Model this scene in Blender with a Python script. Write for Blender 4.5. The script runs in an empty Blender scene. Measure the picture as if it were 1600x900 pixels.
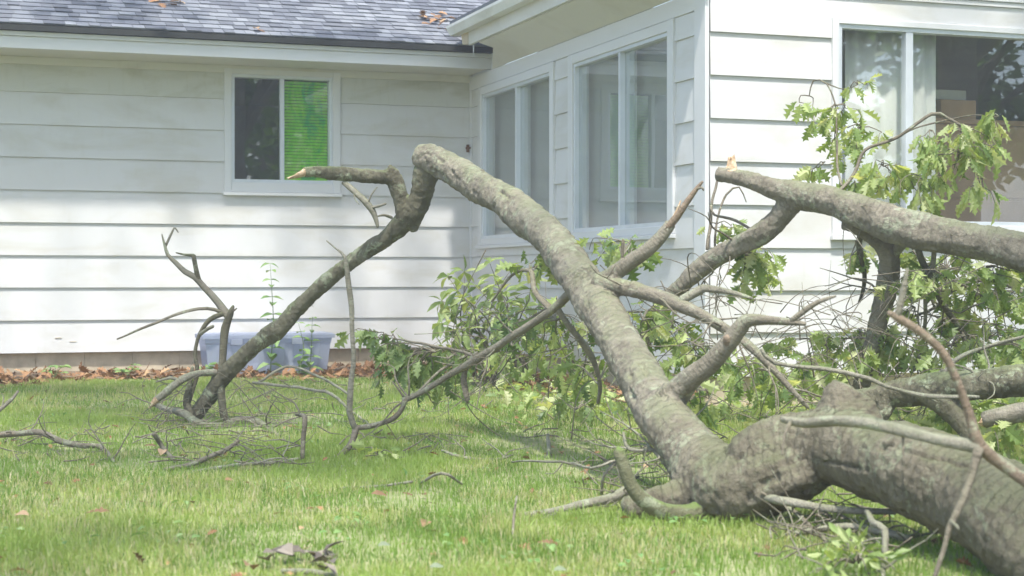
import bpy, bmesh, math, random
import numpy as np
from mathutils import Vector, Matrix, noise

sc = bpy.context.scene
R_ = math.radians
# ------------------------------------------------------------------ camera, sky, sun, exposure
F = 2517.0; HZ = 435.0; CX, CY = 800.0, 450.0; CAMH = 0.82
TH = R_(19.3); CT, ST = math.cos(TH), math.sin(TH)
RV = Vector((CT, -ST, 0)); FV = Vector((ST, CT, 0)); UZ = Vector((0, 0, 1))

cam_d = bpy.data.cameras.new("camera"); cam = bpy.data.objects.new("camera", cam_d)
sc.collection.objects.link(cam)
cam_d.sensor_width = 36.0; cam_d.lens = 36.0 * F / 1600.0
cam_d.clip_start = 0.05; cam_d.clip_end = 2000
cam.location = (0, 0, CAMH)
cam.rotation_euler = (R_(90) - math.atan((CY - HZ) / F), 0, -TH)
cam_d.dof.use_dof = True; cam_d.dof.focus_distance = 9.6; cam_d.dof.aperture_fstop = 5.0
sc.camera = cam

SUN_TO = Vector((-0.14, -0.445, 1.0)).normalized()          # towards the sun
world = bpy.data.worlds.new("World"); sc.world = world; world.use_nodes = True
wn = world.node_tree.nodes; wl = world.node_tree.links
bg = wn["Background"]; sky = wn.new("ShaderNodeTexSky"); sky.sky_type = 'NISHITA'; sky.sun_disc = False
sky.sun_elevation = math.asin(SUN_TO.z); sky.sun_rotation = math.atan2(SUN_TO.x, SUN_TO.y)
sky.air_density = 1.0; sky.dust_density = 2.0
wl.new(sky.outputs[0], bg.inputs[0]); bg.inputs[1].default_value = 0.15
sd = bpy.data.lights.new("sun", 'SUN'); sd.energy = 2.3; sd.angle = R_(2.2); sd.color = (1.0, 0.97, 0.92)
sun = bpy.data.objects.new("sun", sd); sc.collection.objects.link(sun)
sun.rotation_euler = SUN_TO.to_track_quat('Z', 'Y').to_euler(); sun.location = (0, 0, 30)
sc.view_settings.view_transform = 'Standard'; sc.view_settings.look = 'None'
sc.view_settings.exposure = 1.74; sc.view_settings.gamma = 1.0

# ------------------------------------------------------------------ helpers
rnd = random.Random(7)

def P(px, py, d):
    return RV * ((px - CX) / F * d) + FV * d + UZ * (CAMH + (HZ - py) / F * d)

def G(px, py, h=0.0):
    d = F * (CAMH - h) / (py - HZ)
    return P(px, py, d)

def gd(py, h=0.0):
    return F * (CAMH - h) / (py - HZ)

def on_y(px, py, Y):
    k = (px - CX) / F; d = Y / (-k * ST + CT)
    return P(px, py, d)

def on_x(px, py, X):
    k = (px - CX) / F; d = X / (k * CT + ST)
    return P(px, py, d)

def project(p):
    v = Vector(p) - Vector((0, 0, CAMH)); d = v.dot(FV)
    if d <= 0.01: return None
    return CX + v.dot(RV) / d * F, HZ - v.z / d * F, d

def tag(o, label=None, cat=None, group=None, kind=None):
    if label: o["label"] = label
    if cat: o["category"] = cat
    if group: o["group"] = group
    if kind: o["kind"] = kind
    return o

def link(o, parent=None):
    sc.collection.objects.link(o)
    if parent is not None:
        o.parent = parent
        if parent.type == 'EMPTY':
            o.matrix_parent_inverse = Matrix.Translation(-Vector(parent.location))
    return o

def empty(name, loc):
    o = bpy.data.objects.new(name, None); o.location = loc; o.empty_display_size = 0.1
    return link(o)

class MB:
    """collects geometry for one mesh"""
    def __init__(s): s.v = []; s.f = []; s.m = []; s.bk = {}; s.tint = {}
    def quad(s, a, b, c, d, m=0):
        n = len(s.v); s.v += [tuple(a), tuple(b), tuple(c), tuple(d)]; s.f.append((n, n+1, n+2, n+3)); s.m.append(m)
    def hexa(s, p, m=0):
        n = len(s.v); s.v += [tuple(q) for q in p]
        for f in ((0,3,2,1),(4,5,6,7),(0,1,5,4),(1,2,6,5),(2,3,7,6),(3,0,4,7)):
            s.f.append(tuple(n+i for i in f)); s.m.append(m)
    def box(s, a, b, m=0):
        x0,y0,z0 = a; x1,y1,z1 = b
        s.hexa([(x0,y0,z0),(x1,y0,z0),(x1,y1,z0),(x0,y1,z0),(x0,y0,z1),(x1,y0,z1),(x1,y1,z1),(x0,y1,z1)], m)
    def mesh(s, name, mats, smooth=False):
        me = bpy.data.meshes.new(name); me.from_pydata(s.v, [], s.f)
        for m in (mats if isinstance(mats, (list, tuple)) else [mats]): me.materials.append(m)
        me.polygons.foreach_set("material_index", s.m if len(s.m) == len(me.polygons) else [0]*len(me.polygons))
        if smooth: me.polygons.foreach_set("use_smooth", [True]*len(me.polygons))
        if s.bk:
            at = me.attributes.new("bk", 'FLOAT_VECTOR', 'POINT')
            arr = np.zeros((len(s.v), 3), np.float32)
            for i, c in s.bk.items(): arr[i] = c
            at.data.foreach_set("vector", arr.ravel())
            at = me.attributes.new("bs", 'FLOAT_VECTOR', 'POINT'); at.data.foreach_set("vector", arr.ravel())
        if s.tint:
            at = me.attributes.new("tint", 'FLOAT', 'POINT')
            arr = np.zeros(len(s.v), np.float32)
            for i, c in s.tint.items(): arr[i] = c
            at.data.foreach_set("value", arr)
        me.update(); return me
    def build(s, name, mats, parent=None, smooth=False, bevel=0):
        o = bpy.data.objects.new(name, s.mesh(name, mats, smooth)); link(o, parent)
        if bevel:
            b = o.modifiers.new("bevel", 'BEVEL'); b.width = bevel; b.segments = 2; b.limit_method = 'ANGLE'
        return o

# ------------------------------------------------------------------ materials
def new_mat(name):
    m = bpy.data.materials.new(name); m.use_nodes = True
    nt = m.node_tree; b = nt.nodes["Principled BSDF"]
    return m, nt, b
def N(nt, typ, **kw):
    n = nt.nodes.new(typ)
    for k, v in kw.items():
        if k.startswith("i_"):
            n.inputs[k[2:].replace("_", " ")].default_value = v
        else: setattr(n, k, v)
    return n
def ramp(nt, src, stops, interp='LINEAR'):
    r = nt.nodes.new("ShaderNodeValToRGB"); r.color_ramp.interpolation = interp
    el = r.color_ramp.elements
    while len(el) < len(stops): el.new(0.5)
    for e, (p, c) in zip(el, stops):
        e.position = p; e.color = (c[0], c[1], c[2], 1) if isinstance(c, (tuple, list)) else (c, c, c, 1)
    nt.links.new(src, r.inputs[0]); return r.outputs[0]
def mixc(nt, fac, a, b, mode='MIX'):
    m = nt.nodes.new("ShaderNodeMix"); m.data_type = 'RGBA'; m.blend_type = mode
    for s, i in ((fac, 0), (a, 6), (b, 7)):
        if hasattr(s, "is_output"): nt.links.new(s, m.inputs[i])
        elif i == 0: m.inputs[0].default_value = s
        else: m.inputs[i].default_value = (s[0], s[1], s[2], 1)
    return m.outputs[2]
def math_n(nt, op, a, b=0.0, clamp=False):
    m = nt.nodes.new("ShaderNodeMath"); m.operation = op; m.use_clamp = clamp
    for s, i in ((a, 0), (b, 1)):
        if hasattr(s, "is_output"): nt.links.new(s, m.inputs[i])
        else: m.inputs[i].default_value = s
    return m.outputs[0]
def noise_n(nt, vec, scale, detail=4, rough=0.55, dist=0.0):
    n = nt.nodes.new("ShaderNodeTexNoise"); n.inputs["Scale"].default_value = scale
    n.inputs["Detail"].default_value = detail; n.inputs["Roughness"].default_value = rough; n.inputs["Distortion"].default_value = dist
    if vec is not None: nt.links.new(vec, n.inputs["Vector"])
    return n.outputs["Fac"]
def mapping(nt, vec, scale=(1,1,1), rot=(0,0,0)):
    m = nt.nodes.new("ShaderNodeMapping"); m.inputs["Scale"].default_value = scale; m.inputs["Rotation"].default_value = rot
    nt.links.new(vec, m.inputs["Vector"]); return m.outputs[0]
def bump(nt, b, h, strength=0.3, dist=0.01, prev=None):
    n = nt.nodes.new("ShaderNodeBump"); n.inputs["Strength"].default_value = strength; n.inputs["Distance"].default_value = dist
    nt.links.new(h, n.inputs["Height"])
    if prev is not None: nt.links.new(prev, n.inputs["Normal"])
    if b is not None: nt.links.new(n.outputs[0], b.inputs["Normal"])
    return n.outputs[0]
def pos(nt): return nt.nodes.new("ShaderNodeNewGeometry").outputs["Position"]

def mat_paint(name, col=(0.58, 0.577, 0.57), dirt=0.35, dirtcol=(0.42, 0.39, 0.30), rough=0.5):
    m, nt, b = new_mat(name); p = pos(nt)
    info = nt.nodes.new("ShaderNodeObjectInfo").outputs["Random"]
    blot = noise_n(nt, mapping(nt, p, (0.9, 0.9, 2.6)), 1.5, 5, 0.6, 0.5)
    f1 = ramp(nt, blot, [(0.50, 0.0), (0.70, 1.0)])
    fine = noise_n(nt, mapping(nt, p, (6, 6, 1.0)), 4, 5, 0.65)
    f2 = ramp(nt, fine, [(0.56, 0.0), (0.85, 1.0)])
    d = math_n(nt, 'MULTIPLY', math_n(nt, 'ADD', f1, math_n(nt, 'MULTIPLY', f2, 0.5), True), dirt)
    tone = mixc(nt, info, [c*0.97 for c in col], [min(1, c*1.02) for c in col])
    c = mixc(nt, d, tone, dirtcol)
    nt.links.new(c, b.inputs["Base Color"]); b.inputs["Roughness"].default_value = rough
    grain = noise_n(nt, mapping(nt, p, (3, 3, 40)), 4, 4)
    h2 = noise_n(nt, p, 1.3, 2)
    bn = bump(nt, None, h2, 0.35, 0.02)
    bump(nt, b, grain, 0.12, 0.003, bn)
    return m
M_siding = mat_paint("siding_paint", dirt=0.42)
M_siding_shaded = mat_paint("shaded_dirty_siding", (0.52, 0.525, 0.485), 0.75, (0.36, 0.35, 0.25))  # top boards: eave shade and yellowish bounce put in the colour, plus dirt
M_trim = mat_paint("trim_paint", (0.61, 0.612, 0.615), 0.12)
M_soffit = mat_paint("soffit_paint", (0.58, 0.57, 0.52), 0.5)
M_gutter = mat_paint("gutter_metal", (0.66, 0.665, 0.63), 0.5, (0.36, 0.33, 0.26), 0.45)

def mat_simple(name, col, rough=0.6, var=0.25, scale=8, bmp=0.15, metal=0.0):
    m, nt, b = new_mat(name); p = pos(nt)
    n = noise_n(nt, p, scale, 5, 0.6)
    c = mixc(nt, ramp(nt, n, [(0.3, 0.0), (0.7, 1.0)]), [k*(1-var) for k in col], [min(1, k*(1+var)) for k in col])
    nt.links.new(c, b.inputs["Base Color"]); b.inputs["Roughness"].default_value = rough; b.inputs["Metallic"].default_value = metal
    bump(nt, b, noise_n(nt, p, scale*6, 4), bmp, 0.004); return m
M_drip = mat_simple("dark_drip_edge", (0.018, 0.02, 0.018), 0.8)
M_room = mat_simple("room_wall", (0.30, 0.31, 0.29), 0.9, 0.1, 1)
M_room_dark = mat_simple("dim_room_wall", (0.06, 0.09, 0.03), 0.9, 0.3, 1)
M_alu = mat_simple("window_metal", (0.60, 0.63, 0.66), 0.35, 0.06, 5, 0.05, 0.3)
M_block = mat_simple("foundation_block", (0.46, 0.39, 0.28), 0.95, 0.25, 6, 0.5)
M_standin = mat_simple("reflection_brown", (0.48, 0.30, 0.15), 0.5, 0.2, 3)
M_greybox = mat_simple("reflection_grey", (0.5, 0.55, 0.55), 0.7, 0.1, 3)
M_rust = mat_simple("rusty_iron", (0.16, 0.08, 0.04), 0.9)

def mat_shingle():
    m, nt, b = new_mat("asphalt_shingle"); p = pos(nt)
    info = nt.nodes.new("ShaderNodeObjectInfo").outputs["Random"]
    at = N(nt, "ShaderNodeAttribute", attribute_name="tint").outputs["Fac"]
    v = math_n(nt, 'FRACT', math_n(nt, 'ADD', info, at))
    c = ramp(nt, v, [(0.0, (0.105, 0.112, 0.13)), (0.3, (0.145, 0.155, 0.175)), (0.7, (0.20, 0.212, 0.235)), (1.0, (0.275, 0.29, 0.31))])
    g = noise_n(nt, p, 160, 3)
    c = mixc(nt, 0.5, c, ramp(nt, g, [(0.3, 0.3), (0.75, 0.9)]), 'MULTIPLY')
    blot = ramp(nt, noise_n(nt, p, 1.6, 4), [(0.4, 0.0), (0.75, 0.5)])
    c = mixc(nt, blot, c, (0.20, 0.205, 0.215))
    nt.links.new(c, b.inputs["Base Color"]); b.inputs["Roughness"].default_value = 0.95; b.inputs["Specular IOR Level"].default_value = 0.1
    bump(nt, b, g, 0.4, 0.003); return m
M_shingle = mat_shingle()

def mat_glass(name, f0=0.10, tint=(0.85, 0.9, 0.87), dirt=0.05):
    m, nt, b = new_mat(name); nt.nodes.remove(b)
    out = nt.nodes["Material Output"]; g = nt.nodes.new("ShaderNodeNewGeometry")
    dot = N(nt, "ShaderNodeVectorMath", operation='DOT_PRODUCT')
    nt.links.new(g.outputs["Incoming"], dot.inputs[0]); nt.links.new(g.outputs["Normal"], dot.inputs[1])
    c = math_n(nt, 'ABSOLUTE', dot.outputs["Value"])
    s = math_n(nt, 'POWER', math_n(nt, 'SUBTRACT', 1.0, c), 5.0)
    fac = math_n(nt, 'ADD', math_n(nt, 'MULTIPLY', s, 1 - f0), f0, True)
    tr = N(nt, "ShaderNodeBsdfTransparent"); tr.inputs[0].default_value = (*tint, 1)
    gl = N(nt, "ShaderNodeBsdfGlossy"); gl.inputs["Roughness"].default_value = 0.012; gl.inputs[0].default_value = (0.95, 0.97, 0.96, 1)
    bn = N(nt, "ShaderNodeBump"); bn.inputs["Strength"].default_value = 0.04; bn.inputs["Distance"].default_value = 0.02
    nt.links.new(noise_n(nt, g.outputs["Position"], 1.5, 1), bn.inputs["Height"]); nt.links.new(bn.outputs[0], gl.inputs["Normal"])
    mx = nt.nodes.new("ShaderNodeMixShader"); nt.links.new(fac, mx.inputs[0]); nt.links.new(tr.outputs[0], mx.inputs[1]); nt.links.new(gl.outputs[0], mx.inputs[2])
    df = N(nt, "ShaderNodeBsdfDiffuse"); df.inputs[0].default_value = (0.6, 0.62, 0.6, 1)
    m2 = nt.nodes.new("ShaderNodeMixShader"); m2.inputs[0].default_value = dirt
    nt.links.new(mx.outputs[0], m2.inputs[1]); nt.links.new(df.outputs[0], m2.inputs[2])
    nt.links.new(m2.outputs[0], out.inputs[0]); return m
M_glass = mat_glass("window_glass", 0.17, (0.97, 0.98, 0.97), 0.03)
M_glass_dusty = mat_glass("dusty_window_glass", 0.19, (0.8, 0.84, 0.82), 0.16)

def mat_cloth(name, col, trans=0.5):
    m, nt, b = new_mat(name); p = pos(nt)
    n = noise_n(nt, mapping(nt, p, (8, 8, 0.4)), 3, 3)
    c = mixc(nt, n, [k*0.85 for k in col], col); nt.links.new(c, b.inputs["Base Color"]); b.inputs["Roughness"].default_value = 0.85
    t = nt.nodes.new("ShaderNodeBsdfTranslucent"); nt.links.new(c, t.inputs[0])
    mx = nt.nodes.new("ShaderNodeMixShader"); mx.inputs[0].default_value = trans
    nt.links.new(b.outputs[0], mx.inputs[1]); nt.links.new(t.outputs[0], mx.inputs[2]); nt.links.new(mx.outputs[0], nt.nodes["Material Output"].inputs[0]); return m
M_curtain = mat_cloth("sheer_curtain", (0.90, 0.92, 0.86), 0.35)
def mat_blind():
    m = mat_cloth("blind_with_reflections", (0.45, 0.98, 0.05), 0.5); nt = m.node_tree; b = nt.nodes["Principled BSDF"]
    n = noise_n(nt, mapping(nt, pos(nt), (4, 4, 2)), 1.2, 4, 0.7, 0.6)
    c = ramp(nt, n, [(0.36, (0.10, 0.72, 0.14)), (0.5, (0.42, 0.95, 0.05)), (0.66, (0.75, 0.98, 0.30))])  # tree reflections and their green light painted into the slat colour
    for nd in (b.inputs["Base Color"], [q for q in nt.nodes if q.type == 'BSDF_TRANSLUCENT'][0].inputs[0]):
        nt.links.new(c, nd)
    return m
M_blind = mat_blind()

def mat_bark(name, c_dark, c_mid, c_light, moss=0.5, mosscol=(0.20, 0.26, 0.11)):
    m, nt, b = new_mat(name)
    bk = N(nt, "ShaderNodeAttribute", attribute_name="bk").outputs["Vector"]
    n1 = noise_n(nt, mapping(nt, bk, (1, 1, 0.6)), 9, 6, 0.62, 0.4)
    c = ramp(nt, n1, [(0.15, c_dark), (0.5, c_mid), (0.85, c_light)])
    bs = N(nt, "ShaderNodeAttribute", attribute_name="bs").outputs["Vector"]
    rings = noise_n(nt, mapping(nt, bs, (4, 4, 40)), 3.0, 5, 0.6, 0.3)
    c = mixc(nt, math_n(nt, 'MULTIPLY', ramp(nt, rings, [(0.50, 0.0), (0.70, 1.0)]), 0.35), c, c_dark)
    sp = noise_n(nt, bk, 55, 4, 0.7)
    c = mixc(nt, math_n(nt, 'MULTIPLY', ramp(nt, sp, [(0.60, 0.0), (0.70, 1.0)]), 0.45), c, [k*0.45 for k in c_dark])
    lich = noise_n(nt, bk, 6.5, 6, 0.7, 1.0)
    lichm = math_n(nt, 'MULTIPLY', ramp(nt, lich, [(0.55, 0.0), (0.60, 1.0)]), ramp(nt, noise_n(nt, bk, 38, 4, 0.7), [(0.42, 0.0), (0.52, 1.0)]))
    c = mixc(nt, math_n(nt, 'MULTIPLY', lichm, 0.55), c, (0.36, 0.40, 0.28))
    g = nt.nodes.new("ShaderNodeNewGeometry"); sx = nt.nodes.new("ShaderNodeSeparateXYZ"); nt.links.new(g.outputs["Normal"], sx.inputs[0])
    up = math_n(nt, 'ADD', sx.outputs["Z"], math_n(nt, 'MULTIPLY', math_n(nt, 'SUBTRACT', noise_n(nt, bk, 5, 5, 0.7), 0.5), 2.6))
    c = mixc(nt, math_n(nt, 'MULTIPLY', ramp(nt, up, [(0.35, 0.0), (1.1, 1.0)]), moss), c, mosscol)
    trunk_shade = N(nt, "ShaderNodeAttribute", attribute_name="trunk_shade").outputs["Fac"]  # tree shade over the trunk put into the colour; cracks darkened too
    c = mixc(nt, math_n(nt, 'MULTIPLY', trunk_shade, 0.8), c, (0.64, 0.63, 0.57), 'MULTIPLY')
    nt.links.new(c, b.inputs["Base Color"]); b.inputs["Roughness"].default_value = 0.92
    b.inputs["Specular IOR Level"].default_value = 0.2
    cr = nt.nodes.new("ShaderNodeTexVoronoi"); cr.feature = 'DISTANCE_TO_EDGE'; cr.inputs["Scale"].default_value = 30
    nt.links.new(mapping(nt, bk, (1, 1, 0.35)), cr.inputs["Vector"])
    h = math_n(nt, 'ADD', math_n(nt, 'MULTIPLY', ramp(nt, cr.outputs["Distance"], [(0.0, 0.0), (0.25, 1.0)]), 0.10), math_n(nt, 'ADD', math_n(nt, 'MULTIPLY', rings, 0.8), sp))
    b1 = bump(nt, None, n1, 0.6, 0.03)
    bump(nt, b, h, 0.85, 0.011, b1); return m
M_bark = mat_bark("grey_bark", (0.10, 0.088, 0.066), (0.215, 0.192, 0.148), (0.32, 0.295, 0.235), 0.42, (0.17, 0.21, 0.10))
M_bark_dark = mat_bark("dark_bark", (0.055, 0.05, 0.034), (0.135, 0.125, 0.085), (0.225, 0.21, 0.15), 0.40)
M_bark_moss = mat_bark("mossy_bark", (0.075, 0.075, 0.04), (0.15, 0.15, 0.09), (0.22, 0.22, 0.14), 0.9, (0.13, 0.19, 0.05))
M_bark_pale = mat_bark("pale_bark", (0.11, 0.10, 0.075), (0.24, 0.225, 0.175), (0.36, 0.34, 0.28), 0.25)
M_twig = mat_bark("twig_bark", (0.09, 0.075, 0.055), (0.19, 0.165, 0.125), (0.30, 0.27, 0.215), 0.15)
M_peeled = mat_bark("peeled_bark", (0.13, 0.10, 0.075), (0.235, 0.18, 0.13), (0.33, 0.265, 0.20), 0.1)

def mat_wood():
    m, nt, b = new_mat("broken_wood"); p = pos(nt)
    n = noise_n(nt, p, 35, 5, 0.65); c = ramp(nt, n, [(0.3, (0.22, 0.13, 0.07)), (0.5, (0.44, 0.32, 0.20)), (0.75, (0.66, 0.57, 0.42))])
    nt.links.new(c, b.inputs["Base Color"]); b.inputs["Roughness"].default_value = 0.85; bump(nt, b, n, 0.6, 0.01); return m
M_wood = mat_wood()

def mat_leaf(name, stops, trans=0.35, rough=0.45):
    m, nt, b = new_mat(name)
    info = nt.nodes.new("ShaderNodeObjectInfo").outputs["Random"]
    at = N(nt, "ShaderNodeAttribute", attribute_name="tint").outputs["Fac"]
    v = math_n(nt, 'FRACT', math_n(nt, 'ADD', info, at))
    c = ramp(nt, v, stops)
    n = noise_n(nt, pos(nt), 40, 3)
    c = mixc(nt, 0.3, c, ramp(nt, n, [(0.3, 0.5), (0.7, 1.0)]), 'MULTIPLY')
    nt.links.new(c, b.inputs["Base Color"]); b.inputs["Roughness"].default_value = rough
    t = nt.nodes.new("ShaderNodeBsdfTranslucent")
    c2 = mixc(nt, 1.0, c, (1.25, 1.15, 0.5), 'MULTIPLY'); nt.links.new(c2, t.inputs[0])
    mx = nt.nodes.new("ShaderNodeMixShader"); mx.inputs[0].default_value = trans
    nt.links.new(b.outputs[0], mx.inputs[1]); nt.links.new(t.outputs[0], mx.inputs[2]); nt.links.new(mx.outputs[0], nt.nodes["Material Output"].inputs[0]); return m
M_oak = mat_leaf("oak_leaf_green", [(0.0, (0.15, 0.24, 0.06)), (0.4, (0.32, 0.43, 0.14)), (0.75, (0.46, 0.55, 0.23)), (1.0, (0.60, 0.63, 0.38))], 0.5)
M_wilt = mat_leaf("wilted_leaf_green", [(0.0, (0.22, 0.32, 0.10)), (0.5, (0.38, 0.48, 0.19)), (1.0, (0.56, 0.60, 0.34))], 0.5)
M_oak_dk = mat_leaf("dull_oak_leaf_green", [(0.0, (0.10, 0.17, 0.05)), (0.5, (0.19, 0.28, 0.09)), (1.0, (0.32, 0.40, 0.17))])
M_shrub = mat_leaf("shrub_leaf_green", [(0.0, (0.17, 0.26, 0.07)), (0.5, (0.33, 0.44, 0.15)), (1.0, (0.50, 0.57, 0.27))], 0.45)
M_weed = mat_leaf("weed_leaf_green", [(0.0, (0.15, 0.29, 0.08)), (1.0, (0.28, 0.42, 0.15))])
M_tree = mat_leaf("tree_leaf_green", [(0.0, (0.05, 0.12, 0.02)), (0.5, (0.10, 0.23, 0.035)), (1.0, (0.18, 0.34, 0.05))], 0.45)
M_dead = mat_leaf("dead_leaf_brown", [(0.0, (0.11, 0.06, 0.03)), (0.4, (0.24, 0.125, 0.055)), (0.8, (0.38, 0.21, 0.10)), (1.0, (0.42, 0.29, 0.16))], 0.12, 0.8)
M_grass = mat_leaf("grass_blade", [(0.0, (0.115, 0.235, 0.035)), (0.45, (0.255, 0.385, 0.085)), (0.8, (0.42, 0.49, 0.17)), (0.93, (0.50, 0.48, 0.29)), (1.0, (0.54, 0.47, 0.34))], 0.45, 0.5)
M_stem = mat_simple("green_stem", (0.16, 0.22, 0.09), 0.6)

def mat_ground():
    m, nt, b = new_mat("lawn_soil"); p = pos(nt)
    n1 = noise_n(nt, p, 0.9, 5, 0.6, 0.6); n2 = noise_n(nt, p, 14, 5, 0.65); n3 = noise_n(nt, p, 90, 3, 0.7)
    c = mixc(nt, ramp(nt, n2, [(0.35, 0.0), (0.65, 1.0)]), (0.24, 0.29, 0.10), (0.38, 0.37, 0.20))
    c = mixc(nt, ramp(nt, n1, [(0.55, 0.0), (0.75, 0.6)]), c, (0.38, 0.31, 0.20))
    c = mixc(nt, 0.5, c, ramp(nt, n3, [(0.3, 0.5), (0.7, 1.0)]), 'MULTIPLY')
    nt.links.new(c, b.inputs["Base Color"]); b.inputs["Roughness"].default_value = 0.95
    bump(nt, b, math_n(nt, 'ADD', n2, n3), 0.6, 0.02); return m
M_ground = mat_ground()
M_soil = mat_simple("bed_soil", (0.13, 0.095, 0.06), 0.95, 0.4, 14, 0.8)
def mat_tub():
    m, nt, b = new_mat("blue_plastic"); p = pos(nt)
    n = noise_n(nt, mapping(nt, p, (4, 4, 0.6)), 2, 4)
    c = mixc(nt, n, (0.50, 0.54, 0.64), (0.66, 0.69, 0.76)); nt.links.new(c, b.inputs["Base Color"])
    b.inputs["Roughness"].default_value = 0.3
    t = nt.nodes.new("ShaderNodeBsdfTranslucent"); nt.links.new(c, t.inputs[0])
    tp = nt.nodes.new("ShaderNodeBsdfTransparent"); tp.inputs[0].default_value = (0.82, 0.86, 0.96, 1)
    mx = nt.nodes.new("ShaderNodeMixShader"); mx.inputs[0].default_value = 0.35
    nt.links.new(b.outputs[0], mx.inputs[1]); nt.links.new(t.outputs[0], mx.inputs[2])
    m2 = nt.nodes.new("ShaderNodeMixShader"); m2.inputs[0].default_value = 0.45
    nt.links.new(mx.outputs[0], m2.inputs[1]); nt.links.new(tp.outputs[0], m2.inputs[2]); nt.links.new(m2.outputs[0], nt.nodes["Material Output"].inputs[0]); return m
M_tub = mat_tub()

# ------------------------------------------------------------------ ground
YL, YR, XW = 14.16, 9.28, 4.57           # left wall plane, right wall plane, wing side wall plane
def gz(x, y):
    return 0.018 * noise.noise(Vector((x*0.7, y*0.7, 0))) - 0.004
def ground():
    xs = sorted(set([-400, -150, -60, -30, -18] + [round(-12 + 0.4*i, 3) for i in range(61)] + [18, 30, 60, 150, 400]))
    ys = sorted(set([-400, -150, -60, -30, -14] + [round(-6 + 0.4*i, 3) for i in range(61)] + [24, 40, 80, 150, 400]))
    mb = MB()
    for y in ys:
        for x in xs: mb.v.append((x, y, gz(x, y)))
    n = len(xs)
    for j in range(len(ys)-1):
        for i in range(n-1):
            mb.f.append((j*n+i, j*n+i+1, (j+1)*n+i+1, (j+1)*n+i)); mb.m.append(0)
    tag(mb.build("lawn_ground", M_ground, None, True), "wide lawn ground in front of the house", "ground", kind="structure")
    s = MB(); k = 46
    for i in range(k+1):
        x = -8 + i*(XW+8)/k; e = 13.58 + 0.14*noise.noise(Vector((x*1.7, 3, 0)))
        s.v += [(x, e, gz(x, e)+0.004), (x, (e+YL)/2, 0.035), (x, YL+0.05, 0.03)]
    for i in range(k):
        a = i*3
        for q in (0, 1): s.f.append((a+q, a+3+q, a+4+q, a+1+q)); s.m.append(0)
    tag(s.build("soil_bed", M_soil, None, True), "narrow strip of bare soil along the foundation", "soil", kind="structure")
ground()

# ------------------------------------------------------------------ house
house = empty("house", (0, YL, 0))
tag(house, "white clapboard house with grey shingle roof and projecting wing", "house")

class Wall:
    """local frame of a wall: a = along (left to right in view), z = up, n = outward"""
    def __init__(s, o, a, n): s.o, s.a, s.n = Vector(o), Vector(a), Vector(n)
    def pt(s, a, z, n): return s.o + s.a*a + s.n*n + UZ*z
    def slab(s, mb, a0, a1, z0, z1, n0, n1, m=0, nt=None):
        """n1 = outward extent at the bottom, nt at the top"""
        nt = n1 if nt is None else nt
        p = s.pt
        mb.hexa([p(a0,z0,n1), p(a1,z0,n1), p(a1,z0,n0), p(a0,z0,n0), p(a0,z1,nt), p(a1,z1,nt), p(a1,z1,n0), p(a0,z1,n0)], m)
WL = Wall((0, YL, 0), (1, 0, 0), (0, -1, 0))        # a = X
WR = Wall((0, YR, 0), (1, 0, 0), (0, -1, 0))        # a = X
WS = Wall((XW, 0, 0), (0, -1, 0), (-1, 0, 0))       # a = -Y

SOF = 2.68
ROWS = [0.192 + 0.275*i for i in range(10)]
def board_wall(wall, a0, a1, openings, ztop, parent, mat, plain_above=None, back=0.10, trim_left=0, trim_right=0):
    """backing wall with openings + one clapboard per course; openings: (oa0, oa1, oz0, oz1) outer casing"""
    bk = MB(); cuts = sorted(openings)
    z0 = 0.192; cur = a0
    for (b0, b1, c0, c1) in cuts:
        wall.slab(bk, cur, b0+0.03, z0, ztop, -back, 0.0)
        wall.slab(bk, b0+0.03, b1-0.03, z0, c0+0.03, -back, 0.0); wall.slab(bk, b0+0.03, b1-0.03, c1-0.03, ztop, -back, 0.0)
        cur = b1-0.03
    wall.slab(bk, cur, a1, z0, ztop, -back, 0.0)
    w = bk.build("wall", M_trim, parent)
    e0, e1 = a0 + trim_left, a1 - trim_right
    for i, zb in enumerate(ROWS):
        zt = min(zb + 0.275, ztop)
        if plain_above is not None:
            zt = min(zt, plain_above)
        if zt - zb < 0.02: continue
        nb, ntp = 0.021, 0.006
        nn = lambda z: nb + (ntp-nb)*(z-zb)/0.275
        segs = [(e0, e1, zb, zt)]
        for (b0, b1, c0, c1) in cuts:
            new = []
            for (s0, s1, t0, t1) in segs:
                if b1 <= s0 or b0 >= s1 or c1 <= t0 or c0 >= t1: new.append((s0, s1, t0, t1)); continue
                if b0 > s0: new.append((s0, b0, t0, t1))
                if b1 < s1: new.append((b1, s1, t0, t1))
                if c0 > t0: new.append((max(s0,b0), min(s1,b1), t0, c0))
                if c1 < t1: new.append((max(s0,b0), min(s1,b1), c1, t1))
            segs = new
        # group touching pieces of the course into boards
        full = [s for s in segs if s[3]-s[2] > (zt-zb)-1e-6]; part = [s for s in segs if s not in full]
        boards = [[s] for s in full]
        for q in part:
            done = False
            for bd in boards:
                if any(abs(q[0]-s[1]) < 1e-6 or abs(q[1]-s[0]) < 1e-6 for s in bd): bd.append(q); done = True; break
            if not done: boards.append([q])
        for bd in boards:
            mb = MB(); jz = rnd.uniform(-0.0015, 0.0015)
            for (s0, s1, t0, t1) in bd:
                wall.slab(mb, s0, s1, t0 + jz*(t0 == zb), t1 - 0.0015, 0.001, nn(t0), 0, nn(t1))
            mb.build("siding_board", mat if (i < 8 or wall is not WL) else M_siding_shaded, w)
    return w

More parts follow.
